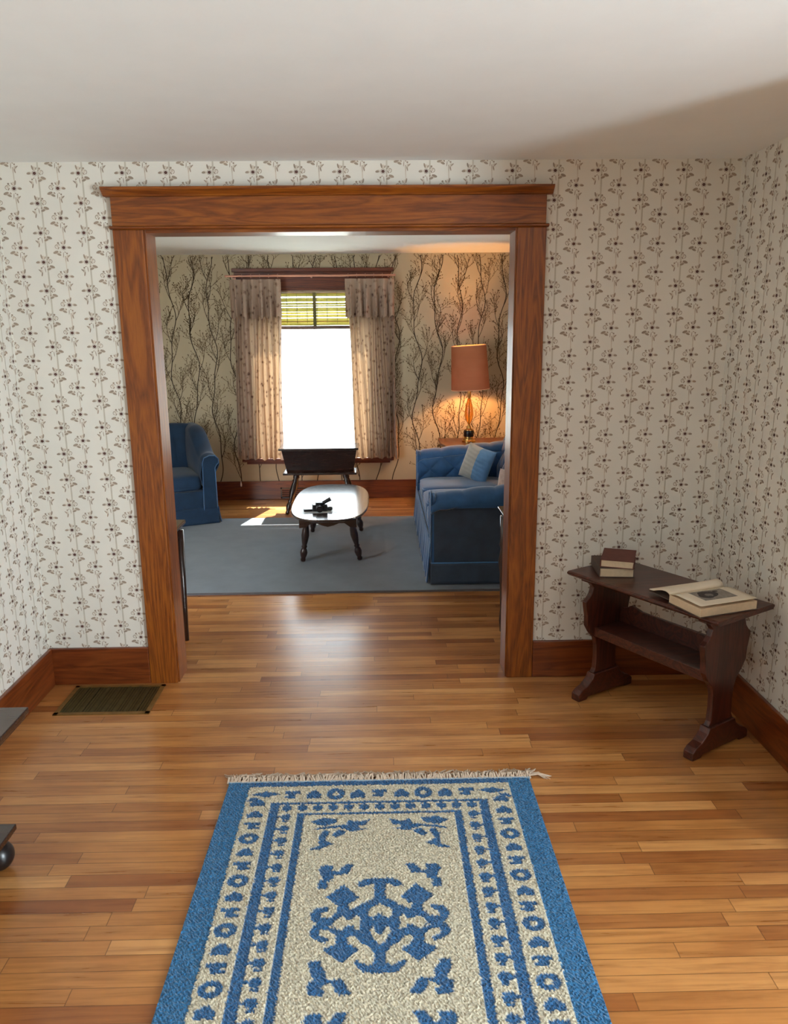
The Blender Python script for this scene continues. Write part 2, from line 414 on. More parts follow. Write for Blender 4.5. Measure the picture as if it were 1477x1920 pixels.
# tree wallpaper on the far wall: printed trunks, twigs and leaves
def trees(m):
    rs = random.Random(11); y = YB - E1
    WX0, WX1, WZ0, WZ1 = -1.36, .10, .40, 2.3
    def inwin(x, z): return WX0 < x < WX1 and WZ0 < z < WZ1
    def stroke(pts, w0, w1, mi):
        n = len(pts)
        for i in range(n - 1):
            (x0, z0), (x1, z1) = pts[i], pts[i + 1]
            if z1 > H or z1 < .19 or z0 < .17 or z0 > H: continue
            if inwin((x0 + x1) / 2, (z0 + z1) / 2): continue
            d = Vector((x1 - x0, z1 - z0)); L = d.length or 1; nx, nz = -d.y / L, d.x / L
            a = (w0 + (w1 - w0) * i / (n - 1)) / 2; b = (w0 + (w1 - w0) * (i + 1) / (n - 1)) / 2
            m.add([(x0 + nx * a, y, z0 + nz * a), (x0 - nx * a, y, z0 - nz * a), (x1 - nx * b, y, z1 - nz * b), (x1 + nx * b, y, z1 + nz * b)], [(0, 1, 2, 3)], mi)
    def twigs(x, z, ang, size, depth):
        # fan of fine twigs with leaves
        pts = [(x, z)]; a = ang; px, pz = x, z
        for k in range(4):
            a += rs.uniform(-.16, .16) + (0.10 if ang > 0 else -.10) * -1
            px += math.sin(a) * size / 4; pz += math.cos(a) * size / 4; pts.append((px, pz))
        stroke(pts, .0036 if depth else .0046, .002, 1 if depth == 0 else 2)
        if depth < 2:
            for k in (1, 2, 3, 4, 4):
                twigs(pts[k][0], pts[k][1], a + rs.choice((-1, 1)) * rs.uniform(.35, .95), size * rs.uniform(.42, .6), depth + 1)
        else:
            if not inwin(px, pz) and .2 < pz < H - .01:
                e = [(p[0], y, p[1]) for p in ell(px, pz, rs.uniform(.003, .0055), rs.uniform(.005, .009), rs.uniform(-1, 1), 6)]
                m.add(e, [tuple(range(6))], 2)
    x = -2.66; i = 0
    while x < XR:
        ph = rs.uniform(0, 6.28); amp = rs.uniform(.022, .045); z0 = .18 + (i % 2) * .0
        def tx(z): return x + amp * math.sin(z * 6.2 + ph) + .012 * math.sin(z * 15 + ph * 2) + (z - 1.3) * .0
        pts = [(tx(z0 + k * .03), z0 + k * .03) for k in range(int((H - z0) / .03) + 2)]
        stroke(pts, .0095, .0075, 1)
        z = .22 + (i % 3) * .11
        sd = 1 if i % 2 else -1
        while z < H:
            # side limb leaving the trunk, running up beside it and ending in a crown
            bp_ = [(tx(z), z)]; a = sd * .5
            for k in range(7):
                a += -sd * .055 + rs.uniform(-.05, .05)
                bp_.append((bp_[-1][0] + math.sin(a) * .028, bp_[-1][1] + math.cos(a) * .028))
            stroke(bp_, .0062, .0042, 1)
            for k in (2, 4, 5, 6, 7, 7, 7):
                twigs(bp_[k][0], bp_[k][1], rs.uniform(-1.1, 1.1), .115, 1)
            sd = -sd; z += .2 + rs.uniform(-.02, .02)
        x += .205 + rs.uniform(-.02, .02); i += 1
WX0, WX1, WZ0, WZ1 = -1.27, .01, .445, 2.13
m = M()
for (p, q, a, b) in ((-2.85, WX0, 0, H), (WX1, XR + .15, 0, H), (WX0, WX1, 0, WZ0), (WX0, WX1, WZ1, H)): m.box(p, q, YB, YB + .16, a, b)
trees(m)
root_mesh('wall_back', m, [PAPER2, INK_T, INK_T2], kind='structure')

# ------------------------------------------------------------------ baseboards
BH = .194
def baseboard(name, x0, x1, y0, y1, mat):
    root_mesh(name, M().box(x0, x1, y0, y1, 0, BH), mat, kind='structure', bevel=.004)
baseboard('baseboard_middle_left', XL, -1.166, 0, YW, BASEX)
baseboard('baseboard_middle_right', .7606, XR, 0, YW, BASEX)
baseboard('baseboard_left', XL, XL + .018, YS, -.001, BASEY)
baseboard('baseboard_right', XR - .018, XR, YR, -.001, BASEY)
baseboard('baseboard_back', -2.7, XR, YB - .018, YB, BASEX)
baseboard('baseboard_parlor_left', -2.7, -2.682, T1, YB - .02, BASEY)
baseboard('baseboard_parlor_right', XR - .018, XR, T1, YB - .02, BASEY)

# ------------------------------------------------------------------ cased opening
door = thing('door_1', '', '', (-.2, .09, 0), kind='structure')
B2 = T1 + .018
part('side_casing', M().box(-1.165, -1.031, 0, YW, 0, 2.168), OAKZ, door, bevel=.003)
part('side_casing', M().box(.63, .7597, 0, YW, 0, 2.168), OAKZ, door, bevel=.003)
part('bead_moulding', M().prism([(YW, 2.168), (-.008, 2.168), (-.016, 2.172), (-.016, 2.178), (-.008, 2.182), (YW, 2.182)], -1.173, .768, 'x'), OAKX, door, bevel=.001)
part('head_casing', M().box(-1.163, .755, -.004, YW, 2.182, 2.305), OAKX, door, bevel=.002)
part('cornice', M().prism([(YW, 2.305), (-.008, 2.305), (-.014, 2.312), (-.036, 2.328), (-.04, 2.334), (-.04, 2.340), (YW, 2.340)], -1.192, .782, 'x'), OAKX, door, bevel=.001)
JAMB = wood('oak_jamb', *OAK, axis='z', rough=.36, coat=.35)
part('jamb', M().box(JX0 - .02, JX0, YW - .004, T1 + .004, 0, JZ + .02), JAMB, door, bevel=.0015)
part('jamb', M().box(JX1, JX1 + .02, YW - .004, T1 + .004, 0, JZ + .02), JAMB, door, bevel=.0015)
part('head_jamb', M().box(JX0, JX1, YW - .004, T1 + .004, JZ, JZ + .02), OAKX, door, bevel=.0015)
part('rear_casing', M().box(-1.165, -1.04, T1, B2, 0, 2.168), OAKZ, door, bevel=.003)
part('rear_casing', M().box(.638, .76, T1, B2, 0, 2.168), OAKZ, door, bevel=.003)
part('rear_head_casing', M().box(-1.165, .76, T1, B2, 2.17, 2.3), OAKX, door, bevel=.003)

# ------------------------------------------------------------------ windows
def window(name, axis, a0, a1, z0, z1, wall0, wall1, inward, mat_r, mat_s, rail=None, trim=True):
    """axis 'x': window in a wall of constant y, spanning x; 'y': spanning y in a wall of constant x."""
    ctr = (a0 + a1) / 2; pos = ((ctr, wall0, z0) if axis == 'x' else (wall0, ctr, z0))
    w = thing(name, '', '', pos, kind='structure')
    def bx(m, p, q, t0, t1, zz0, zz1):
        t0, t1 = min(t0, t1), max(t0, t1)
        return m.box(p, q, t0, t1, zz0, zz1) if axis == 'x' else m.box(t0, t1, p, q, zz0, zz1)
    s = inward; mid = (wall0 + wall1) / 2
    part('frame', (lambda m: [bx(m, a0, a0 + .025, wall0, wall1, z0, z1), bx(m, a1 - .025, a1, wall0, wall1, z0, z1), bx(m, a0, a1, wall0, wall1, z1 - .025, z1), bx(m, a0, a1, wall0, wall1, z0, z0 + .02), m][-1])(M()), mat_s, w)
    zr = (z0 + z1) / 2 if rail is None else rail
    for (q0, q1, dt) in ((z0 + .02, zr + .02, -.02), (zr - .02, z1 - .025, .02)):
        t = mid + dt * -s * 1.0
        m = M(); p, q = a0 + .025, a1 - .025
        bx(m, p, p + .045, t - .017, t + .017, q0, q1); bx(m, q - .045, q, t - .017, t + .017, q0, q1)
        bx(m, p, q, t - .017, t + .017, q0, q0 + .045); bx(m, p, q, t - .017, t + .017, q1 - .04, q1)
        sh = part('sash', m, mat_s, w)
        part('glass', bx(M(), p + .04, q - .04, t - .002, t + .002, q0 + .04, q1 - .035), GLASS, sh)
    if trim:
        f = wall0 - s * .0
        def o(d): return wall0 + s * d
        for (p, q) in ((a0 - .11, a0), (a1, a1 + .11)): part('side_casing', bx(M(), p, q, o(0), o(.018), z0 - .02, z1), mat_r, w, bevel=.002)
        part('head_casing', bx(M(), a0 - .115, a1 + .115, o(0), o(.022), z1, z1 + .115), mat_s, w, bevel=.002)
        part('cornice', bx(bx(M(), a0 - .13, a1 + .13, o(0), o(.036), z1 + .115, z1 + .15), a0 - .15, a1 + .15, o(0), o(.05), z1 + .15, z1 + .185), mat_s, w, bevel=.004)
        part('sill', bx(M(), a0 - .14, a1 + .14, o(0), o(.055), z0 - .04, z0 - .008), mat_s, w, bevel=.004)
        part('apron', bx(M(), a0 - .10, a1 + .10, o(0), o(.016), z0 - .07, z0 - .04), mat_s, w, bevel=.002)
    return w
REDW = wood('dark_red_trim', srgb(58, 22, 8), srgb(88, 36, 14), srgb(110, 50, 22), axis='x', rough=.42, coat=.1)
window('window_1', 'x', WX0, WX1, WZ0, WZ1, YB, YB + .16, -1, REDW, REDW, rail=1.80)
window('window_2', 'y', -4.4, -3.02, .3, 2.3, 2.65, 2.8, -1, OAKZ, OAKY, trim=False)
window('window_3', 'y', 2.2, 3.0, .95, 2.05, XR, XR + .15, -1, OAKZ, OAKY)

# ground outside the house
t = NT('bright_pale_ground'); t.pbr(Base_Color=t.ramp(t.noise(t.coords(), .8, 4), [(.3, srgb(206, 212, 204)), (.7, srgb(232, 234, 230))]), Roughness=.9)
root_mesh('ground', M().box(-30, 30, -30, 34, -.75, -.6), t.m, kind='structure')

# ------------------------------------------------------------------ blue and cream rug
def rug():
    RX0, RX1, RY1, RY0 = -.605, .574, -.925, -3.05
    CX = -.0165; st = .0042
    nx = int((RX1 - RX0) / st) + 1; ny = int((RY1 - RY0) / st) + 1
    xs = np.linspace(RX0, RX1, nx); ys = np.linspace(RY1, RY0, ny)
    X, Y = np.meshgrid(xs, ys)
    Xj = X + RNG.normal(0, .0011, X.shape); Yj = Y + RNG.normal(0, .0013, X.shape)
    A = np.abs(Xj - CX); T = RY1 - Yj                       # distance from centre line, from the top edge
    HW = .588
    S = HW - A                                              # distance in from the side
    blue = np.zeros(X.shape, bool); light = np.zeros(X.shape, bool)
    border = (S < .088) | (T < .035)
    light |= (S < .088)
    blue |= border
    # distances measured inwards from the two edges, mitred at the corner
    def frame(s0, s1, t0, t1):
        return ((S > s0) & (S < s1) & (T > t0)) | ((T > t0) & (T < t1) & (S > s0))
    blue |= frame(.183, .218, .140, .154)
    blue |= frame(.288, .315, .208, .222)
    def inside(poly, px, py):
        r = np.zeros(px.shape, bool); n = len(poly)
        for i in range(n):
            x1, y1 = poly[i]; x2, y2 = poly[(i + 1) % n]
            if y1 == y2: continue
            r ^= ((y1 > py) != (y2 > py)) & (px < (x2 - x1) * (py - y1) / (y2 - y1) + x1)
        return r
    # outer motif row: two bells then a ring
    def motif(u, v, kind):                                  # u along the row, v across, both in metres from the motif centre
        if kind == 0:
            r = np.sqrt((u / 1.0) ** 2 + (v / 1.15) ** 2); return (r < .030) & (r > .0105)
        if kind == 1:
            return ((np.abs(v) < .030 - 1.1 * np.abs(u - .002)) & (np.abs(u) < .02)) | ((np.abs(u - .014) < .009) & (np.abs(v) < .028) & (np.abs(v) > .006))
        return ((np.abs(v) < .014) & (np.abs(u) < .02)) | ((np.abs(u + .012) < .008) & (np.abs(v) < .029)) | ((np.abs(u - .012) < .006) & (np.abs(v + .008) < .02))
    c = HW - .455 + 0; cs = .133                            # side row centre
    y0 = -1.062
    for k in range(0, 30):
        yc = y0 - k * .071
        sel = (np.abs(Yj - yc) < .036) & (S > .092) & (S < .180) & (T > .12)
        blue |= sel & motif(yc - Yj, (A - .455), (0 if k % 3 == 0 else (1 if k % 3 == 1 else 2)) if k else 1)
    for k in range(-4, 5):
        xc = CX + k * .083
        sel = (np.abs(Xj - xc) < .041) & (T > .045) & (T < .135)
        blue |= sel & motif((T - .09) * .8, Xj - xc, 0 if abs(k) % 3 == 2 else (1 if k % 2 else 2))
    # corner leaf
    e = np.abs(A - .43) / .06 + np.abs(T - .085) / .020
    blue |= (e < 1) & (S > .1)
    blue |= (np.abs(A - .465 - (T - .1) * .6) < .018) & (np.abs(T - .118) < .012)
    # inner key row hooked onto the blue line
    for k in range(0, 34):
        yc = -1.155 - k * .0672
        sel = (S > .218) & (S < .268) & (T > .17)
        du = np.abs(Yj - yc)
        blue |= sel & (((S > .232) & (du < .018 - .25 * np.abs(S - .25)) & (S < .264)) | (du < .006))
        blue |= sel & ((S > .238) & (np.abs(Yj - yc + .024) < .005) & (S < .262))
    for k in range(-6, 7):
        xc = CX + k * .057; sel = (T > .154) & (T < .205) & (A < .36)
        du = np.abs(Xj - xc)
        blue |= sel & (((T < .19) & (T > .162) & (du < .018)) | ((du < .006) & (T < .198)))
    # central medallion polygons drawn in a 1477-wide frame; mirrored
    f = 1470.72; P0 = Vector((0, -3.67854, 1.7338))
    def back(px, py):
        d = Vector(f_) + Vector(r_) * ((px - 738.5) / f) - Vector(u_) * ((py - 960) / f)
        k = (.015 - P0.z) / d.z; q = P0 + d * k; return q.x, q.y
    def mp(cx_, cy_): return back(560 + cx_ * 300 / 1477, 1600 + cy_ * 320 / 1575)
    def mp2(cx_, cy_): return back(400 + cx_ * 340 / 1306, 1420 + cy_ * 500 / 1920)
    POS = [[(260, 400), (415, 285), (550, 400), (455, 470), (470, 560), (350, 570), (370, 480)],
           [(545, 290), (560, 262), (620, 232), (760, 225), (760, 430), (690, 440), (705, 400), (705, 300), (690, 265), (590, 300)],
           [(705, 405), (500, 500), (430, 520), (330, 560), (290, 640), (360, 710), (480, 790), (600, 850), (700, 920), (760, 960), (760, 405)],
           [(110, 560), (160, 505), (270, 490), (275, 520), (205, 540), (190, 600), (300, 590), (340, 540), (400, 560), (320, 640), (240, 680), (180, 660), (130, 610)],
           [(100, 720), (150, 660), (260, 670), (340, 700), (400, 740), (360, 760), (270, 700), (190, 690), (175, 745), (270, 790), (240, 815), (150, 790), (110, 750)],
           [(350, 740), (450, 720), (450, 820), (550, 880), (395, 1000), (225, 885), (345, 830)],
           [(700, 880), (760, 880), (760, 1092), (650, 1090), (580, 1075), (512, 1010), (520, 985), (640, 1035), (695, 1005)],
           [(190, 150), (220, 110), (320, 110), (300, 150), (390, 180), (370, 160), (430, 100), (510, 100), (480, 130), (450, 180), (360, 185), (320, 200), (300, 240), (250, 250), (260, 310), (180, 320), (190, 250), (230, 230)],
           [(100, 1000), (200, 990), (190, 1030), (240, 1080), (240, 1170), (400, 1160), (430, 1230), (480, 1290), (370, 1300), (320, 1230), (310, 1180), (240, 1200), (180, 1240), (230, 1260), (220, 1310), (80, 1300), (90, 1190), (150, 1160), (100, 1080)]]
    NEG = [[(640, 530), (660, 490), (710, 480), (760, 448), (760, 555), (740, 540), (690, 585), (650, 575)],
           [(315, 650), (350, 600), (410, 575), (440, 610), (500, 600), (530, 560), (575, 590), (560, 640), (575, 690), (520, 695), (490, 650), (440, 665), (390, 695), (345, 690)],
           [(650, 700), (690, 665), (710, 720), (760, 745), (760, 832), (710, 810), (670, 745)],
           [(455, 460), (550, 430), (600, 400), (690, 410), (620, 440), (540, 480), (470, 520)],
           [(440, 765), (520, 755), (560, 810), (640, 850), (700, 920), (695, 1000), (640, 1030), (560, 960), (555, 880), (470, 830)]]
    CRN = [[(700, 460), (790, 430), (900, 440), (880, 470), (800, 490), (750, 485)], [(700, 522), (760, 500), (960, 478), (975, 445), (1050, 455), (1130, 438), (1100, 480), (1040, 488), (1060, 508), (1120, 506), (1000, 530), (900, 500), (800, 512)],
           [(960, 528), (900, 512), (850, 555), (880, 572), (940, 550)], [(760, 560), (800, 515), (840, 530), (800, 590), (870, 620), (760, 660), (680, 662), (760, 630)]]
    def paint(polys, fn, val, sh=0):
        nonlocal blue
        for poly in polys:
            q = [fn(*p) for p in poly]
            q = [(CX - abs(min(a, CX) - CX) if True else a, b + sh) for a, b in q]
            lo = min(b for a, b in q) - .01; hi = max(b for a, b in q) + .01
            rows = np.where((ys > lo) & (ys < hi))[0]
            if len(rows) == 0: continue
            r0, r1 = rows[0], rows[-1] + 1
            ins = np.zeros(A[r0:r1].shape, bool)
            for gx_, gy_ in (((.0028, 0), (-.0028, 0), (0, .0028), (0, -.0028)) if val and sh <= 0 and fn is mp else ((0, 0),)): ins |= inside(q, CX - A[r0:r1] + gx_, Yj[r0:r1] + gy_)
            blue[r0:r1][ins] = val
    for sh in (0, -.575, -1.15):
        paint(POS, mp, True, sh); paint(NEG, mp, False, sh)
    paint(CRN, mp2, True)
    # pile
    Z = .010 + .0045 * RNG.rand(*X.shape) + .0015 * np.sin(X * 500) * np.sin(Y * 430)
    Z += np.where(blue, -.0012, .0012)
    edge = (X < RX0 + .004) | (X > RX1 - .004) | (Y > RY1 - .004) | (Y < RY0 + .004)
    Z[edge] = .001
    verts = np.stack([X, Y, Z], -1).reshape(-1, 3)
    idx = np.arange(nx * ny).reshape(ny, nx)
    faces = np.stack([idx[:-1, :-1], idx[1:, :-1], idx[1:, 1:], idx[:-1, 1:]], -1).reshape(-1, 4)
    me = bpy.data.meshes.new('pile')
    base = (-.0155, -1.99, 0)
    me.from_pydata((verts - np.array(base)).tolist(), [], faces.tolist())
    beige = np.array(srgb(190, 181, 158)[:3]); bl = np.array(srgb(32, 86, 132)[:3]); bl2 = np.array(srgb(34, 98, 142)[:3])
    C = np.where(blue[..., None], np.where(light[..., None], bl2, bl), beige) * (.58 + .72 * RNG.rand(*X.shape))[..., None]
    ca = me.color_attributes.new('yarn', 'FLOAT_COLOR', 'POINT')
    ca.data.foreach_set('color', np.concatenate([C, np.ones(X.shape + (1,))], -1).astype(np.float32).ravel())
    t = NT('wool_pile'); a = t.node('ShaderNodeAttribute', attribute_name='yarn').outputs[0]
    co = t.coords()
    p = t.pbr(Base_Color=a, Roughness=.95, Normal=t.bump(t.noise(co, 330, 3), .5, .004)); p.inputs['Sheen Weight'].default_value = .25
    me.materials.append(t.m)
    root = thing('patterned_rug', 'blue and cream wool rug with a scrolled medallion on the near floor', 'rug', base)
    o = bpy.data.objects.new('pile', me); COL.objects.link(o); o.parent = root
    fr = M(); rs = random.Random(3)
    for i in range(340):
        x = RX0 - .004 + (RX1 - RX0 + .008) * i / 339; a = rs.gauss(0, .45); L = rs.uniform(.045, .078); b = a + rs.gauss(0, .5)
        pts = [(x, RY1 - .002, .007), (x + math.sin(a) * L * .4, RY1 + L * .35, .014 + rs.random() * .010), (x + math.sin(a) * L * .5 + math.sin(b) * L * .4, RY1 + L * .75, .005 + rs.random() * .004), (x + math.sin(a) * L * .6 + math.sin(b) * L * .6, RY1 + L, .003)]
        fr.tube(pts, [.003, .0034, .003, .0018], 5)
    for k in range(9):                                      # tassels splayed past the right corner
        a = rs.uniform(-.1, .35); L = rs.uniform(.06, .105)
        fr.tube([(RX1 - .01, RY1 + .01 + k * .004, .008), (RX1 + L * .5, RY1 + .022 + a * .03, .012), (RX1 + L, RY1 + .012 - a * .05 + rs.uniform(-.01, .01), .003)], [.003, .0028, .0015], 5)
    FR = plain('cream_fringe_yarn', srgb(190, 170, 150), .9, var=.12, scale=80)
    part('fringe', fr, FR, root, kind='stuff')
    part('selvedge', M().box(RX0, RX1, RY1 - .003, RY1 + .006, .001, .012), plain('pale_blue_selvedge', srgb(150, 168, 182), .9), root)
rug()

# ------------------------------------------------------------------ floor register
g = thing('floor_vent', 'olive brass louvred floor register set in the boards at the foot of the left wall', 'vent', (-1.30, -.17, 0))
gx0, gx1, gy0, gy1 = -1.53, -1.085, -.325, -.02
part('frame', (lambda m: [m.box(gx0, gx1, gy0, gy0 + .022, 0, .005), m.box(gx0, gx1, gy1 - .022, gy1, 0, .005), m.box(gx0, gx0 + .022, gy0, gy1, 0, .005), m.box(gx1 - .022, gx1, gy0, gy1, 0, .005), m][-1])(M()), plain('worn_brass_frame', srgb(136, 104, 56), .45, .5, var=.2), g, bevel=.001)
part('recess_shade_plate', M().box(gx0 + .02, gx1 - .02, gy0 + .02, gy1 - .02, .0002, .0008), VOID, g)  # thin dark plate painted as the shade of the recess
m = M(); n = 30
for i in range(n):
    x = gx0 + .03 + (gx1 - gx0 - .06) * i / (n - 1)
    m.add([(x - .004, gy0 + .02, .0045), (x + .004, gy0 + .02, .001), (x + .004, gy1 - .02, .001), (x - .004, gy1 - .02, .0045), (x - .003, gy0 + .02, .005), (x + .005, gy0 + .02, .0015), (x + .005, gy1 - .02, .0015), (x - .003, gy1 - .02, .005)], [(0, 1, 2, 3), (4, 5, 6, 7), (0, 1, 5, 4), (1, 2, 6, 5), (2, 3, 7, 6), (3, 0, 4, 7)])
for k in range(1, 8): 
    x = gx0 + .02 + (gx1 - gx0 - .04) * k / 8; m.box(x - .006, x + .006, gy0 + .02, gy1 - .02, .001, .0052)
part('louvres', m, BRASSD, g)

# ------------------------------------------------------------------ corner trestle table (local frame: X along length, Y across)
def frame_xf(cx, cy, dirx):
    d = Vector((dirx[0], dirx[1], 0)).normalized(); n = Vector((-d.y, d.x, 0))
    return Matrix(((d.x, n.x, 0, cx), (d.y, n.y, 0, cy), (0, 0, 1, 0), (0, 0, 0, 1)))
TC = (1.238, -.436)
F = frame_xf(TC[0], TC[1], (.427, -.686))
tt = thing('trestle_table', 'small dark walnut trestle table with scrolled ends standing across the right corner', 'table', (TC[0], TC[1], 0))
TL, TW, TH = .80, .375, .625
m = M().prism([(-TW / 2 + .012, TH - .022), (-TW / 2, TH - .012), (-TW / 2, TH - .005), (-TW / 2 + .01, TH), (TW / 2 - .01, TH), (TW / 2, TH - .005), (TW / 2, TH - .012), (TW / 2 - .012, TH - .022)], -TL / 2, TL / 2, 'x').xf(F)
part('table_top', m, WALX, tt, bevel=.002)
def mirror(pts): return pts + [(-a, b) for a, b in reversed(pts)]
END = [(.155, .602), (.155, .588), (.125, .575), (.108, .555), (.118, .525), (.135, .505), (.155, .49), (.150, .462), (.140, .42), (.138, .37), (.112, .33), (.082, .30), (.070, .26), (.066, .20), (.070, .14), (.082, .12)]
FOOT = [(.055, .118), (.085, .118), (.095, .095), (.130, .065), (.165, .052), (.185, .035), (.185, 0), (.13, 0), (.12, .012)]
for s in (-1, 1):
    x0 = s * .315
    m = M().prism(mirror(END), x0 - .013, x0 + .013, 'x').xf(F)
    e = part('trestle_end', m, WALZ, tt, bevel=.003)
    part('foot', M().prism(mirror(FOOT), x0 - .024, x0 + .024, 'x').xf(F), WALY, e, bevel=.004)
    part('cleat', M().box(x0 - .03, x0 + .03, -.15, .15, .585, .603).xf(F), WALY, e, bevel=.003)
# book trough shelf between the ends: a tilted V
part('shelf', M().box(-.302, .302, -.075, .085, .335, .35).xf(F), WALX, tt, bevel=.002)
part('shelf_back', M().prism([(-.302, .335), (.302, .335), (.302, .42), (.27, .425), (.24, .445), (.18, .43), (0, .43), (-.18, .43), (-.24, .445), (-.27, .425), (-.302, .42)], .085, .10, 'y').xf(F), WALX, tt, bevel=.002)
part('stretcher', M().box(-.302, .302, -.09, -.075, .31, .355).xf(F), WALX, tt, bevel=.003)

# ------------------------------------------------------------------ books
def closed_book(name, label, at, ang, w, d, th, cover, tilt=0, group=None):
    # local: X = along spine edge direction w (page bottom edge), Y depth d; spine on -X
    Fm = Matrix.Translation(Vector(at)) @ Matrix.Rotation(ang, 4, 'Z') @ Matrix.Rotation(tilt, 4, 'Y')
    r = thing(name, label, 'book', tuple(at), group)
    c = .003
    part('cover', M().box(-.004, w, 0, d, 0, c).box(-.004, w, 0, d, th - c, th).box(-.006, -.002, 0, d, 0, th).xf(Fm), cover, r, bevel=.0015)
    part('page_block', M().grid(lambda u, v: (.0 + (w - .006) * u, .004 + (d - .008) * v, c), 2, 2).box(-.001, w - .006, .004, d - .005, c, th - c).xf(Fm), PAGE, r)
    return r
closed_book('book', 'thicker closed book with grey-brown cover at the bottom of the stack on the trestle table', (.995, -.302, TH + .0005), -.08, .152, .205, .044, COVG)
closed_book('book', 'closed maroon book lying on top of the other closed book on the trestle table', (1.0, -.288, TH + .0455), -.36, .142, .205, .035, COVR)

ob = thing('open_book', 'large open book showing a dark engraved picture on its right page, on the trestle table', 'book', (1.33, -.67, TH))
Fo = Matrix.Translation(Vector((1.18, -.652, TH + .001))) @ Matrix.Rotation(.32, 4, 'Z')
# local X along spine (.29), Y toward -: page width runs to local -Y
BL, BW, BT = .275, .185, .04
def bf(u, v): return (u * BL, -v * BW, 0)
part('cover', M().box(-.004, BL + .004, -BW - .004, .0, 0, .003).box(-.004, BL + .004, .004, .125, .012, .015).xf(Fo), COVG, ob)
m = M()
def toppage(u, v):
    return (u * BL, -v * BW - .0, BT + .007 * math.sin(min(v * 3.0, 1) * PI / 2) - .006 * (1 - min(v * 6, 1)))
m.grid(toppage, 12, 18)
top = m.v[:]; n0 = len(top)
m2 = M().box(0, BL, -BW, 0, .003, BT - .004)
part('page_block', m2.xf(Fo), PAGE, ob)
part('right_page', m.xf(Fo), PAGEW, ob, smooth=True, solid=.0012)
def leftpage(u, v):
    # curls up from the gutter then falls to the left
    z = BT + .004 + .030 * math.sin(min(v * 1.9, 1) * PI * .55) - .030 * max(0, v - .35) ** 1.0
    z = BT - .004 + .026 * math.sin(PI * min(1, v * 1.25) ** .7) * (0.45 + .55 * u) - .012 * v
    return (u * (BL) - .01 * v, v * .115, z)
part('left_pages', M().grid(leftpage, 14, 22).xf(Fo), PAGEW, ob, smooth=True, solid=.004)
def onpage(px, py): return (px, -py, BT + .007 * math.sin(min(py / BW * 3.0, 1) * PI / 2) - .006 * (1 - min(py / BW * 6, 1)) + .0013)
ip = M(); ip.grid(lambda u, v: onpage(.06 + u * .16, .035 + v * .105), 10, 8, 0)
def blob(cx_, cy_, rx, ry, mi, dz=.0004, n=14):
    vs = [onpage(cx_ + rx * math.cos(2 * PI * k / n), cy_ + ry * math.sin(2 * PI * k / n) * (1 + .1 * math.sin(5 * k))) for k in range(n)]
    ip.add([(a, b, c_ + dz) for a, b, c_ in vs], [tuple(range(n))], mi)
blob(.125, .078, .045, .034, 1); blob(.105, .095, .035, .026, 1, .0005); blob(.12, .09, .018, .016, 2, .0007); blob(.115, .105, .007, .006, 1, .0009); blob(.175, .06, .012, .008, 1)
part('engraving', ip.xf(Fo), [plain('grey_print', srgb(140, 132, 122), .8, var=.2, scale=90), plain('dark_print', srgb(58, 52, 50), .8, var=.3, scale=120), plain('mid_print', srgb(118, 110, 104), .8, var=.3, scale=160)], ob)

# ------------------------------------------------------------------ dark side piece at the left edge of the frame
st = thing('small_cabinet_table', 'dark wooden table with ball feet cut off by the left edge of the picture', 'table', (-1.42, -1.6, 0))
m = M().box(-1.64, -1.195, -2.0, -1.225, .478, .500).box(-1.64, -1.205, -1.99, -1.235, .462, .478).box(-1.64, -1.222, -1.975, -1.252, .446, .462)
part('table_top', m, DARKX, st, bevel=.003)
part('apron', M().box(-1.63, -1.37, -1.93, -1.42, .38, .446), DARKX, st, bevel=.003)
for x in (-1.58, -1.42):
    for y in (-1.9, -1.46): part('leg', M().lathe((x, y, .14), (x, y, .38), [(0, .022), (.15, .03), (.3, .018), (.55, .03), (.8, .018), (1, .026)], 16), DARKZ, st, smooth=True)
part('lower_shelf', M().box(-1.64, -1.225, -1.95, -1.345, .118, .138).box(-1.64, -1.238, -1.94, -1.358, .100, .118), DARKX, st, bevel=.003)
def ball(cx_, cy_, cz_, r, n=16): return M().grid(lambda u, v: (cx_ + r * math.sin(PI * v) * math.cos(2 * PI * u), cy_ + r * math.sin(PI * v) * math.sin(2 * PI * u), cz_ - r * math.cos(PI * v)), n * 2, n, 0, True)
for x in (-1.275, -1.59):
    for y in (-1.39, -1.9): part('ball_foot', ball(x, y, .0505, .05), BLACK, st, smooth=True)

# ------------------------------------------------------------------ slate carpet in the far room
cp = thing('area_rug', 'plain slate blue-grey area rug covering the far room floor', 'rug', (-.5, 2.42, 0))
part('pile', M().box(-2.45, 1.45, 1.352, 3.505, 0, .011), CARPET, cp, bevel=.003)
part('binding', M().box(-2.45, 1.45, 1.342, 1.354, 0, .0125), plain('grey_binding', srgb(84, 80, 82), .8), cp)
CZ = .0132

# ------------------------------------------------------------------ turned legs
TURN = [(0, .017), (.04, .021), (.08, .017), (.12, .024), (.2, .029), (.27, .022), (.30, .016), (.33, .023), (.36, .017), (.45, .024), (.58, .030), (.70, .026), (.80, .018), (.84, .026), (.87, .018), (.92, .026), (.97, .028), (1.0, .024)]
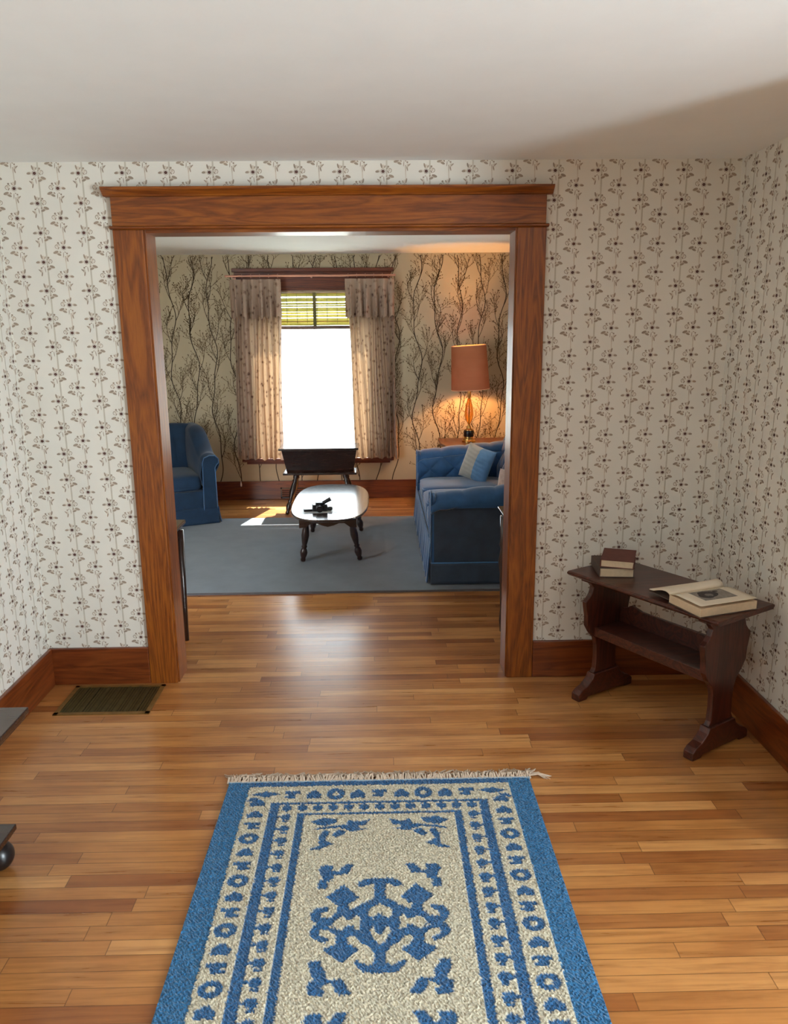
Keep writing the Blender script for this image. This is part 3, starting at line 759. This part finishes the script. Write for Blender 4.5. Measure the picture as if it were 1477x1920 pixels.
# coffee table: P bottom, Q top
ct = thing('coffee_table', 'oblong dark coffee table with a glossy rounded top and splayed turned legs', 'table', (-.388, 2.455, CZ))
def superell(cx_, cy_, a, b, p, n=64, k=1):
    out = []
    for i in range(n):
        t_ = 2 * PI * i / n; c, s = math.cos(t_), math.sin(t_)
        out.append((cx_ + a * k * math.copysign(abs(c) ** (2 / p), c), cy_ + b * k * math.copysign(abs(s) ** (2 / p), s)))
    return out
ca, cb = .298, .665; cc = (-.388, 2.455)
def loftrings(rings):
    m = M(); n = len(rings[0][0]); vs = []; 
    for poly, z in rings: vs += [(p[0], p[1], z) for p in poly]
    fs = [(i * n + k, i * n + (k + 1) % n, (i + 1) * n + (k + 1) % n, (i + 1) * n + k) for i in range(len(rings) - 1) for k in range(n)]
    fs += [tuple(range(n - 1, -1, -1)), tuple((len(rings) - 1) * n + k for k in range(n))]
    return m.add(vs, fs)
P_ = 3.0
part('table_top', loftrings([(superell(*cc, ca - .02, cb - .02, P_), .376), (superell(*cc, ca, cb, P_), .384), (superell(*cc, ca + .002, cb + .002, P_), .392), (superell(*cc, ca - .004, cb - .004, P_), .400)]), TTOP, ct, smooth='auto')
AY0, AY1, AX0, AX1 = 1.95, 2.96, -.60, -.175
scal = [(AX0, .376), (AX1, .376), (AX1, .30), (AX1 - .05, .305), (AX1 - .09, .335), (AX1 - .13, .335), (AX1 - .17, .318), (-.388, .308), (AX0 + .17, .318), (AX0 + .13, .335), (AX0 + .09, .335), (AX0 + .05, .305), (AX0, .30)]
part('end_apron', M().prism(scal, AY0, AY0 + .02, 'y'), DARKX, ct, bevel=.002)
part('end_apron', M().prism(scal, AY1 - .02, AY1, 'y'), DARKX, ct, bevel=.002)
part('side_apron', M().box(AX0, AX0 + .02, AY0 + .02, AY1 - .02, .315, .376), DARKX, ct, bevel=.002)
part('side_apron', M().box(AX1 - .02, AX1, AY0 + .02, AY1 - .02, .315, .376), DARKX, ct, bevel=.002)
for (bx_, by_, tx_, ty_) in ((-.592, 2.07, -.545, 2.02), (-.158, 2.09, -.225, 2.02), (-.592, 2.96, -.545, 2.90), (-.165, 2.975, -.225, 2.90)):
    part('leg', M().lathe((bx_, by_, CZ), (tx_, ty_, .376), TURN, 18), DARKZ, ct, smooth=True)
# papers and the small black camera
pp = M().box(-.60, -.30, 2.06, 2.30, 0, .0012)
a_ = Matrix.Translation((-.46, 2.12, .4003)) @ Matrix.Rotation(.12, 4, 'Z')
root_mesh('paper_sheet', M().box(-.14, .13, -.11, .11, 0, .0012).xf(a_), plain('white_paper', srgb(206, 214, 218), .4, var=.05), 'loose white paper lying flat under the black camera', 'paper')
bc = thing('camera', 'small black camera-like gadget lying on the white paper on the coffee table', 'camera', (-.46, 2.08, .4015))
Fc = Matrix.Translation((-.455, 2.085, .4018)) @ Matrix.Rotation(.1, 4, 'Z')
part('body', M().box(-.055, .06, -.03, .03, 0, .05).box(-.03, .03, -.028, .028, .05, .066).xf(Fc), BLACK, bc, bevel=.006)
part('lens', M().lathe((0, -.028, .028), (0, -.075, .026), [(0, .027), (.5, .028), (.55, .024), (1, .024)], 24).xf(Fc), BLACK, bc, smooth='auto')
part('grip', M().box(-.12, -.05, -.028, .01, 0, .018).xf(Fc), BLACK, bc, bevel=.005)
part('flash_arm', M().lathe((.02, .0, .055), (.085, .0, .088), [(0, .012), (1, .016)], 14).xf(Fc), BLACK, bc, smooth='auto')
part('winder', M().lathe((.06, .0, .012), (.095, -.01, .016), [(0, .012), (.6, .016), (1, .010)], 14).xf(Fc), BLACK, bc, smooth='auto')

# ------------------------------------------------------------------ dough box table before the window
db = thing('dough_box_table', 'dark wooden trough-shaped table on splayed turned legs under the far window', 'table', (-.575, 3.82, 0))
dy0, dy1 = 3.70, 4.02
def trough(xa0, xa1, xb0, xb1, z0, z1, y0a, y1a, y0b, y1b):
    return [(xa0, y0a, z0), (xa1, y0a, z0), (xa1, y1a, z0), (xa0, y1a, z0), (xb0, y0b, z1), (xb1, y0b, z1), (xb1, y1b, z1), (xb0, y1b, z1)]
m = M().add(trough(-.888, -.252, -.928, -.216, .392, .612, 3.76, 3.98, 3.705, 4.02), [(0, 3, 2, 1), (4, 5, 6, 7), (0, 1, 5, 4), (1, 2, 6, 5), (2, 3, 7, 6), (3, 0, 4, 7)])
part('trough', m, DARKX, db, bevel=.004)
part('lid', M().prism([(-.955, .634), (-.197, .634), (-.197, .614), (-.955, .614)], 3.685, 4.035, 'y'), DARKX, db, bevel=.004)
part('base_board', M().box(-.925, -.218, 3.72, 4.0, .372, .392), DARKX, db, bevel=.004)
for (bx_, by_, tx_, ty_) in ((-.893, 3.685, -.80, 3.78), (-.262, 3.685, -.335, 3.78), (-.893, 4.03, -.80, 3.95), (-.262, 4.03, -.335, 3.95)):
    part('leg', M().lathe((bx_, by_, 0), (tx_, ty_, .372), TURN, 18), DARKZ, db, smooth=True)

# ------------------------------------------------------------------ curtains, rod, blind
def curtain(label, x0t, x1t, x0b, x1b, seed, inner):
    rs = random.Random(seed)
    c = thing('curtain', label, 'curtain', ((x0t + x1t) / 2, YB - .1, 2.2), 'floral curtains at the far window')
    n = 7; ph = [rs.uniform(-.5, .5) for _ in range(4)]
    def wave(u, v, amp, nf):
        w = u + .03 * math.sin(u * 9 + ph[0]) + .02 * math.sin(v * 2 + ph[1])
        return amp * (2 * abs(math.sin(PI * nf * w + ph[2])) ** .7 - 1 + .3 * math.sin(2 * PI * nf * 2.1 * w + ph[3]))
    def fp(u, v):
        z = 2.19 + (.438 - 2.19) * v
        a, b = x0t + (x0b - x0t) * v, x1t + (x1b - x1t) * v
        return (a + (b - a) * u + .008 * math.sin(v * 5 + u * 14), YB - .105 + wave(u, v, .034 * (.7 + .5 * v), n), z + .01 * math.sin(u * 30))
    part('panel', M().grid(fp, 150, 40), CURT, c, smooth=True)
    def fr(u, v):
        z = 2.205 - .36 * v - .012 * v * math.sin(u * 44 + ph[0])
        return (x0t - .012 + (x1t - x0t + .024) * u + .01 * v * math.sin(u * 25), YB - .160 + .030 * (.45 + v) * math.sin(2 * PI * 6 * u + ph[3]) + .008 * v * math.sin(2 * PI * 15 * u + ph[1]), z)
    part('valance_ruffle', M().grid(fr, 150, 14), CURT, c, smooth=True)
    m = M()
    for k in range(6):
        x = x0t + .02 + (x1t - x0t - .04) * k / 5
        q = [(x, YB - .12 + .017 * math.cos(a), 2.238 + .017 * math.sin(a)) for a in [2 * PI * j / 12 for j in range(13)]]
        part('ring', M().tube(q, .002, 6), RODM, c, smooth=True)
curtain('left floral curtain panel with a ruffled top, glowing yellow at its inner edge', -1.415, -.945, -1.44, -.975, 5, 1)
curtain('right floral curtain panel with a ruffled top, hanging in dark narrow folds', -.300, .155, -.235, .195, 8, -1)
rd = thing('curtain_rod', 'thin rose-coloured curtain rod across the head of the far window', 'curtain rod', (-.65, YB - .12, 2.238))
part('rod', M().lathe((-1.46, YB - .12, 2.238), (.165, YB - .12, 2.238), [(0, .010), (1, .010)], 12), RODM, rd, smooth='auto')
for x in (-1.40, -.64, .11): part('bracket', M().box(x - .006, x + .006, YB - .128, YB - .012, 2.222, 2.232).box(x - .012, x + .012, YB - .021, YB - .0, 2.21, 2.25), RODM, rd)
for x in (-1.465, .17): part('finial', ball(x, YB - .12, 2.238, .012, 10), RODM, rd, smooth=True)
bl = thing('window_blind', 'olive slatted blind rolled halfway at the top of the far window', 'blind', (-.63, YB - .02, 2.1))
part('headrail', M().box(-1.255, -.005, YB + .005, YB + .035, 2.085, 2.128), plain('beige_headrail', srgb(150, 130, 104), .6), bl)
m = M(); z = 2.078
hs = [(.038, .008), (.022, .002), (.016, .008), (.040, .002), (.022, .003), (.028, .007), (.028, .008), (.036, 0)]
for h, gap in [(0.030, .013)] + hs:
    m.add([(-1.25, YB + .014, z), (-.01, YB + .014, z), (-.01, YB + .018, z - h), (-1.25, YB + .018, z - h)], [(0, 1, 2, 3)]); z -= h + gap
part('slats', m, SLAT, bl)
m = M()
for x in (-.625,): m.box(x - .016, x + .016, YB + .009, YB + .0125, 1.76, 2.085)
for k in range(12):
    x = -1.2 + k * .1; m.box(x - .002, x + .002, YB + .011, YB + .0145, 1.79, 2.085)
part('ladder_tape', m, plain('olive_tape', srgb(96, 92, 52), .8), bl)
part('bottom_rail', M().box(-1.25, -.01, YB + .004, YB + .026, z - .036, z - .002), plain('taupe_rail', srgb(112, 92, 82), .7), bl, bevel=.004)
part('pull_ring', M().tube([(-.625 + .011 * math.cos(a), YB + .002, z - .046 + .011 * math.sin(a)) for a in [2 * PI * j / 16 for j in range(17)]], .002, 6), WHITE, bl, smooth=True)

# ------------------------------------------------------------------ wall register and tiny plug in the far baseboard
wv = thing('wall_vent', 'brown slotted heat register in the far baseboard behind the trough table', 'vent', (-.83, YB - .018, .06))
part('frame', (lambda m: [m.box(-1.035, -.63, YB - .026, YB - .018, .012, .026), m.box(-1.035, -.63, YB - .026, YB - .018, .112, .126), m.box(-1.035, -1.02, YB - .026, YB - .018, .012, .126), m.box(-.645, -.63, YB - .026, YB - .018, .012, .126), m][-1])(M()), DARKX, wv)
m = M()
for k in range(4): m.box(-1.02, -.645, YB - .025, YB - .019, .033 + k * .021, .044 + k * .021)
part('slats', m, VENTM, wv)
part('recess_shade_plate', M().box(-1.02, -.645, YB - .0186, YB - .0182, .026, .112), VOID, wv)  # flat dark plate, shade inside the register put into its colour
root_mesh('cord_tassel', M().lathe((-1.44, YB - .03, .145), (-1.44, YB - .03, .20), [(0, .007), (.4, .009), (.7, .005), (1, .003)], 10), WHITE, 'tiny white tassel hanging against the far baseboard below the left curtain', 'tassel', smooth=True)

# ------------------------------------------------------------------ end table and lamp
et = thing('end_table', 'reddish wooden end table tucked behind the far arm of the blue sofa', 'table', (.96, 4.03, 0))
part('table_top', M().prism([(.60, 3.92), (.64, 3.73), (1.30, 3.73), (1.34, 3.92), (1.34, 4.30), (.60, 4.30)], .612, .634, 'z'), WALX, et, bevel=.003)
part('apron', M().box(.66, 1.28, 3.77, 4.27, .53, .612), WALX, et, bevel=.003)
for x in (.68, 1.26):
    for y in (3.79, 4.25): part('leg', M().lathe((x, y, 0), (x, y, .53), TURN, 14), WALZ, et, smooth=True)
lx, ly = .885, 4.02; lz = .634
lp = thing('table_lamp', 'lit table lamp with a terracotta drum shade and an amber glass stem', 'lamp', (lx, ly, lz))
Ft = Matrix.Translation((lx, ly, 1.36)) @ Matrix.Rotation(-.055, 4, 'Y') @ Matrix.Translation((-lx, -ly, -1.36))
part('base', M().lathe((lx, ly, lz), (lx, ly, lz + .055), [(0, .068), (.25, .068), (.35, .058), (.6, .056), (.7, .045), (1, .044)], 28), BRASS, lp, smooth='auto')
part('black_band', M().lathe((lx, ly, lz + .052), (lx, ly, lz + .115), [(0, .046), (.1, .05), (.9, .05), (1, .046)], 28), BLACK, lp, smooth='auto')
part('collar', M().lathe((lx, ly, lz + .112), (lx, ly, lz + .175), [(0, .046), (.15, .044), (.3, .026), (.6, .022), (.8, .012), (1, .012)], 28), BRASS, lp, smooth='auto')
part('stem', M().lathe((lx, ly, lz + .17), (lx, ly, lz + .43), [(0, .010), (.08, .018), (.2, .036), (.35, .043), (.5, .042), (.7, .034), (.88, .022), (1, .012)], 28), AMBER, lp, smooth=True)
part('inner_rod', M().lathe((lx, ly, lz + .17), (lx, ly, lz + .57), [(0, .005), (1, .005)], 10), BRASS, lp, smooth='auto')
part('socket', M().lathe((lx, ly, lz + .43), (lx, ly, lz + .50), [(0, .012), (.2, .018), (1, .018)], 16), BRASS, lp, smooth='auto')
sh = M()
prof = [(1.145, .184), (1.15, .186), (1.36, .176), (1.562, .167), (1.568, .165)]
def shf(u, v):
    k = v * (len(prof) - 1); i = min(int(k), len(prof) - 2); f = k - i
    z = prof[i][0] * (1 - f) + prof[i + 1][0] * f; r = prof[i][1] * (1 - f) + prof[i + 1][1] * f
    return (lx + r * math.cos(2 * PI * u), ly + r * math.sin(2 * PI * u), z)
sh.grid(shf, 64, 20, 0, True)
s_ = part('lamp_shade', sh.xf(Ft), SHADE, lp, smooth=True, solid=.002)
for z, r in ((1.565, .1665), (1.148, .1865)):
    part('trim', M().tube([(lx + r * math.cos(a), ly + r * math.sin(a), z) for a in [2 * PI * j / 48 for j in range(49)]], .0035, 6).xf(Ft), plain('peach_trim', srgb(232, 180, 140), .7), s_, smooth=True)
part('bulb', M().grid(lambda u, v: (lx + .03 * math.sin(PI * v) * math.cos(2 * PI * u), ly + .03 * math.sin(PI * v) * math.sin(2 * PI * u), lz + .56 - .045 * math.cos(PI * v)), 24, 14, 0, True), BULB, lp, smooth=True)
pl = bpy.data.lights.new('lamp_light', 'POINT'); pl.energy = 46; pl.color = (1, .45, .13); pl.shadow_soft_size = .04
po = bpy.data.objects.new('lamp_light', pl); COL.objects.link(po); po.location = (0, 0, .60); po.parent = lp

# ------------------------------------------------------------------ blue sofa against the right wall
sf = thing('sofa', 'blue tufted velvet sofa with rolled arms and a pleated skirt', 'sofa', (.95, 2.49, CZ))
SX0, SX1, SY0, SY1 = .345, 1.36, 1.47, 3.50
part('frame', M().box(SX0 + .03, SX1 - .02, SY0 + .03, SY1 - .03, .10, .30), VELVET2, sf)
def clampf(a, lo=0, hi=1): return max(lo, min(hi, a))
def arm(near):
    y_out, y_in = (SY0, SY0 + .23) if near else (SY1, SY1 - .23)
    sgn = 1 if near else -1
    def f(u, v):
        x = SX0 + (SX1 - SX0) * u
        up = clampf((u - .1) / .9)
        top = (.628 if near else .640) + .085 * up ** .8
        top -= .035 * clampf((.07 - u) / .07) ** 2
        tuft = .015 * abs(math.sin(PI * (u * 4.6))) ** .45 - .004
        # section parameter: outer bottom -> over the roll -> inner down to the seat
        a = v * 2.0
        if v < .18:
            t = v / .18; yy = .018 + 0 * t; zz = .555 + .0 + .02 * t - .02; yy = .03 * (1 - t) - .0
            yy = .03 - .045 * t; zz = .545 + .01 * t
        elif v < .72:
            t = (v - .18) / .54; ang = PI * (1.12 - 1.15 * t)
            cyy, czz, ry, rz = .085, top - .06, .102, .062 + tuft
            yy = cyy + ry * math.cos(ang); zz = czz + rz * math.sin(ang)
            if t < .2: zz = min(zz, czz + .05)
        else:
            t = (v - .72) / .28; yy = .187 + .02 * math.sin(PI * t) ; zz = top - .055 - (top - .055 - .36) * t
            yy += .034 * min(abs(math.sin(PI * (u * 4.6 + t * 1.2))), abs(math.sin(PI * (u * 4.6 - t * 1.2)))) ** .55 * math.sin(PI * t) ** .5
            for (bu, bt) in ((.217, .3), (.109, .75), (.326, .75), (.435, .3), (.543, .75)):
                d2 = ((u - bu) * 1.0 / .045) ** 2 + ((t - bt) / .16) ** 2; yy -= .0 * d2
        return (x, y_out + sgn * yy, zz)
    p = part('arm', M().grid(f, 140, 110), VELVET, sf, smooth=True, solid=.012)
    # outer panel with welt
    pnl = M().box(SX0 + .012, SX1, min(y_out + sgn * .012, y_out + sgn * .05), max(y_out + sgn * .012, y_out + sgn * .05), .16, .575)
    part('side_panel', pnl, SHADEDV, p, bevel=.008)
    # front facing of the arm
    q = [(y_out + sgn * a, b) for a, b in [(.012, .16), (.012, .56), (-.012, .575), (-.016, .60), (0, .628), (.05, .645), (.13, .645), (.18, .62), (.19, .56), (.19, .16)]]
    part('arm_front', M().prism(q, SX0, SX0 + .03, 'x'), VELVET, p, bevel=.01)
    part('welt', M().tube([(SX0 - .002, a, b) for a, b in q[:1] + q[1:]], .005, 6), VELVETP, p, smooth=True)
    for (bu, bt) in ((.109, .417), (.326, .417), (.217, .833), (.435, .833)):
        x = SX0 + (SX1 - SX0) * bu; z = .66 - .28 * bt
        part('button', ball(x, y_out + sgn * .192, z, .010, 8), VELVET2, p, smooth=True)
arm(True); arm(False)
def backf(u, v):
    y = SY0 + .03 + (SY1 - SY0 - .06) * u
    top = .80 + .012 * math.sin(PI * u); ch = abs(math.sin(PI * u * 11)) ** .6
    if v < .55:
        t = v / .55; x = 1.06 + .10 * t - .040 * min(abs(math.sin(PI * (u * 8 + t * 1.3))), abs(math.sin(PI * (u * 8 - t * 1.3)))) ** .55 * math.sin(PI * min(1, t * 1.02)) ** .5 ; z = .38 + (top - .05 - .38) * t
        for k in range(11):
            d2 = ((u - (k + (.5 if k % 2 else 0)) / 11) / .03) ** 2 + ((t - (.35 if k % 2 else .7)) / .12) ** 2; x += .0 * d2
    elif v < .8:
        t = (v - .55) / .25; a = PI * (1 - t); x = 1.21 + .05 * math.cos(a) - .0; z = top - .05 + (.05 + .01 * ch) * math.sin(a)
    else:
        t = (v - .8) / .2; x = 1.26 + .06 * t; z = top - .05 - (top - .05 - .12) * t
    return (x, y, z)
part('backrest', M().grid(backf, 240, 70), VELVET, sf, smooth=True, solid=.01)
ys_ = [SY0 + .215, SY0 + .215 + .53, SY0 + .215 + 1.06, SY1 - .215]
for k in range(3):
    a, b = ys_[k], ys_[k + 1]
    c = part('seat_cushion', M().pillow((SX0 + .01 + 1.10) / 2, (a + b) / 2, .365, 1.09 - SX0, b - a - .004, .135, p=7, n=22, crown=.1), VELVET, sf, smooth=True)
    for z in (.405, .325):
        q = [((SX0 + 1.10) / 2 + .01 + x * (1.085 - SX0) / 2, (a + b) / 2 + y * (b - a - .006) / 2, z) for x, y in superell(0, 0, 1, 1, 9, 48)]
        part('piping', M().tube(q + q[:1], .0045, 6), VELVETP, c, smooth=True)
part('front_rail', M().box(SX0 + .006, SX0 + .05, SY0 + .05, SY1 - .05, .14, .30), VELVET, sf, bevel=.01)
def skirt(P, Q, n, ztop, zbot, out, amp=.009, flare=.02):
    P, Q = Vector(P), Vector(Q); o = Vector(out); m = M()
    def f(u, v):
        p = P.lerp(Q, u); w = amp * (.2 + .8 * v) * (math.sin(u * n * 2 * PI) + .4 * math.sin(u * n * 5.3 * PI + 1))
        p = p + o * (flare * v + w); return (p.x, p.y, ztop + (zbot - ztop) * v)
    return m.grid(f, 160, 8)
part('skirt', skirt((SX0 - .004, SY0 + .01, 0), (SX0 - .004, SY1 - .01, 0), 16, .30, CZ + .006, (-1, 0, 0)), VELVET, sf, smooth=True, solid=.005)
part('skirt', skirt((SX0 - .004, SY0 - .004, 0), (SX1, SY0 - .004, 0), 1.5, .165, CZ + .006, (0, -1, 0), .002, .015), SHADEDV, sf, smooth=True, solid=.006)
part('piping', M().tube([(SX0, SY0 - .005, .165), (SX1, SY0 - .005, .165)], .005, 6), VELVETP, sf, smooth=True)

# ------------------------------------------------------------------ scatter cushions
def scatter(label, pos, R_, mats, w=.34, h=.34, d=.13, split=.45):
    r = thing('scatter_cushion', label, 'cushion', pos)
    Fm = Matrix.Translation(Vector(pos)) @ R_
    def f(sgn):
        def g(u, v):
            x, y = (u - .5) * 2, (v - .5) * 2
            e = max(0, (1 - abs(x) ** 3.0)) ** .55 * max(0, (1 - abs(y) ** 3.0)) ** .55
            pin = 1 - .06 * (1 - abs(x)) * 0 - .05 * (x * x * y * y) * -1
            rip = .004 * math.sin(y * 26 + x * 3) * e
            return (x * w / 2 * (.94 + .06 * y * y), sgn * (d / 2 * e + rip * .5), y * h / 2 * (.94 + .06 * x * x) + h / 2)
        return g
    for sgn, nm in ((-1, 'front_cover'), (1, 'back_cover')):
        m = M().grid(f(sgn), 40, 40)
        if sgn < 0:
            for i, fc in enumerate(m.f):
                cx_ = sum(m.v[k][0] for k in fc) / 4
                m.m[i] = 0 if cx_ < w * (split - .5) else 1
        part(nm, m.xf(Fm), mats if sgn < 0 else [mats[1]], r, smooth=True)
    return r
scatter('grey and pale blue scatter cushion leaning in the far corner of the sofa', (.80, 3.06, .43), Matrix.Rotation(-.75, 4, 'Z') @ Matrix.Rotation(.24, 4, 'Y') @ Matrix.Rotation(-.25, 4, 'X'), [GREYC, BLUEC], .29, .31, .15, .55)
scatter('pale pink floral scatter cushion mostly hidden behind the near arm of the sofa', (.965, 1.93, .43), Matrix.Rotation(.5, 4, 'Z') @ Matrix.Rotation(.25, 4, 'Y') @ Matrix.Rotation(-.15, 4, 'X'), [PINKC, PINKC], .30, .28, .14)

# ------------------------------------------------------------------ armchair at the left of the far room
ac = thing('armchair', 'dark blue velvet armchair with a sloping rolled arm beside the far window', 'armchair', (-1.9, 3.75, 0))
Fa = Matrix.Translation((-1.853, 3.20, 0)) @ Matrix.Rotation(.42, 4, 'Z')
AWd = .42
part('frame', M().box(-AWd + .02, AWd - .02, .03, .78, .03, .32).xf(Fa), VELVET2, ac, bevel=.01)
for s in (1, -1):
    def af(u, v):
        y = .0 + .80 * u
        k = clampf((u - .12) / .62); k = k * k * (3 - 2 * k)
        top = .645 + .20 * k - .02 * clampf((.08 - u) / .08)
        ro = .058 + .0 * k
        if v < .2:
            t = v / .2; x = .40 - .005 * t; z = .10 + (top - .12 - .10) * t
        elif v < .75:
            t = (v - .2) / .55; a = -.5 + (PI + .5) * t; x = .36 + .075 * math.cos(a); z = top - .065 + .065 * math.sin(a)
        else:
            t = (v - .75) / .25; x = .285 - .02 * math.sin(PI * t); z = top - .065 - (top - .065 - .36) * t
        return (s * x, y, z)
    p = part('arm', M().grid(af, 60, 50).xf(Fa), VELVET2, ac, smooth=True, solid=.01)
    q = [(s * a, b) for a, b in [(.40, .12), (.395, .52), (.41, .545), (.43, .565), (.43, .60), (.40, .63), (.35, .635), (.30, .615), (.285, .57), (.275, .12)]]
    part('arm_front', M().prism(q, -.012, .02, 'y').xf(Fa), VELVET2, p, bevel=.008)
    part('welt', M().tube([(a, -.014, b) for a, b in q], .004, 6).xf(Fa), VELVETP, p, smooth=True)
def abk(u, v):
    x = -.36 + .72 * u; top = .855 - .02 * (2 * u - 1) ** 4; ch = abs(math.sin(PI * u * 4)) ** .5
    if v < .55: t = v / .55; y = .60 + .10 * t - .03 * ch * math.sin(PI * t); z = .36 + (top - .05 - .36) * t
    elif v < .8: t = (v - .55) / .25; a = PI * (1 - t); y = .755 + .055 * math.cos(a); z = top - .05 + .05 * math.sin(a)
    else: t = (v - .8) / .2; y = .81 + .02 * t; z = top - .05 - (top - .15) * t
    return (x, y, z)
part('backrest', M().grid(abk, 60, 40).xf(Fa), VELVET2, ac, smooth=True, solid=.01)
part('seat_cushion', M().pillow(0, .29, .385, .565, .60, .155, p=7, n=22, crown=.08).xf(Fa), VELVET2, ac, smooth=True)
part('front_rail', M().box(-.385, .385, -.005, .03, .14, .315).xf(Fa), VELVET2, ac, bevel=.01)
def sk(P, Q, out): return skirt(P, Q, 2, .16, .014, out, .002, .02)
part('skirt', sk((-.405, -.012, 0), (.405, -.012, 0), (0, -1, 0)).xf(Fa), VELVET2, ac, smooth=True, solid=.006)
part('skirt', sk((.407, -.012, 0), (.407, .80, 0), (1, 0, 0)).xf(Fa), VELVET, ac, smooth=True, solid=.006)

# ------------------------------------------------------------------ side tables peeking past the jambs
def side_table(label, x0, x1, y0, y1, h, turned):
    t_ = thing('side_table', label, 'table', ((x0 + x1) / 2, (y0 + y1) / 2, 0))
    part('table_top', M().box(x0, x1, y0, y1, h - .022, h), TTOP, t_, bevel=.006)
    part('apron', M().box(x0 + .03, x1 - .03, y0 + .03, y1 - .03, h - .11, h - .022), DARKX, t_, bevel=.002)
    for x in (x0 + .035, x1 - .035):
        for y in (y0 + .035, y1 - .035):
            pr = [(0, .012), (.1, .018), (.2, .013), (.5, .02), (.62, .03), (.72, .018), (.76, .026), (.82, .02), (1, .024)] if turned else [(0, .014), (.3, .018), (1, .026)]
            part('leg', M().lathe((x, y, 0), (x, y, h - .05), pr, 14), DARKZ, t_, smooth=True)
side_table('dark side table just showing past the left jamb of the doorway', -1.62, -1.085, .24, .60, .705, False)
side_table('dark side table just showing past the right jamb of the doorway', .668, 1.15, .24, .66, .745, True)
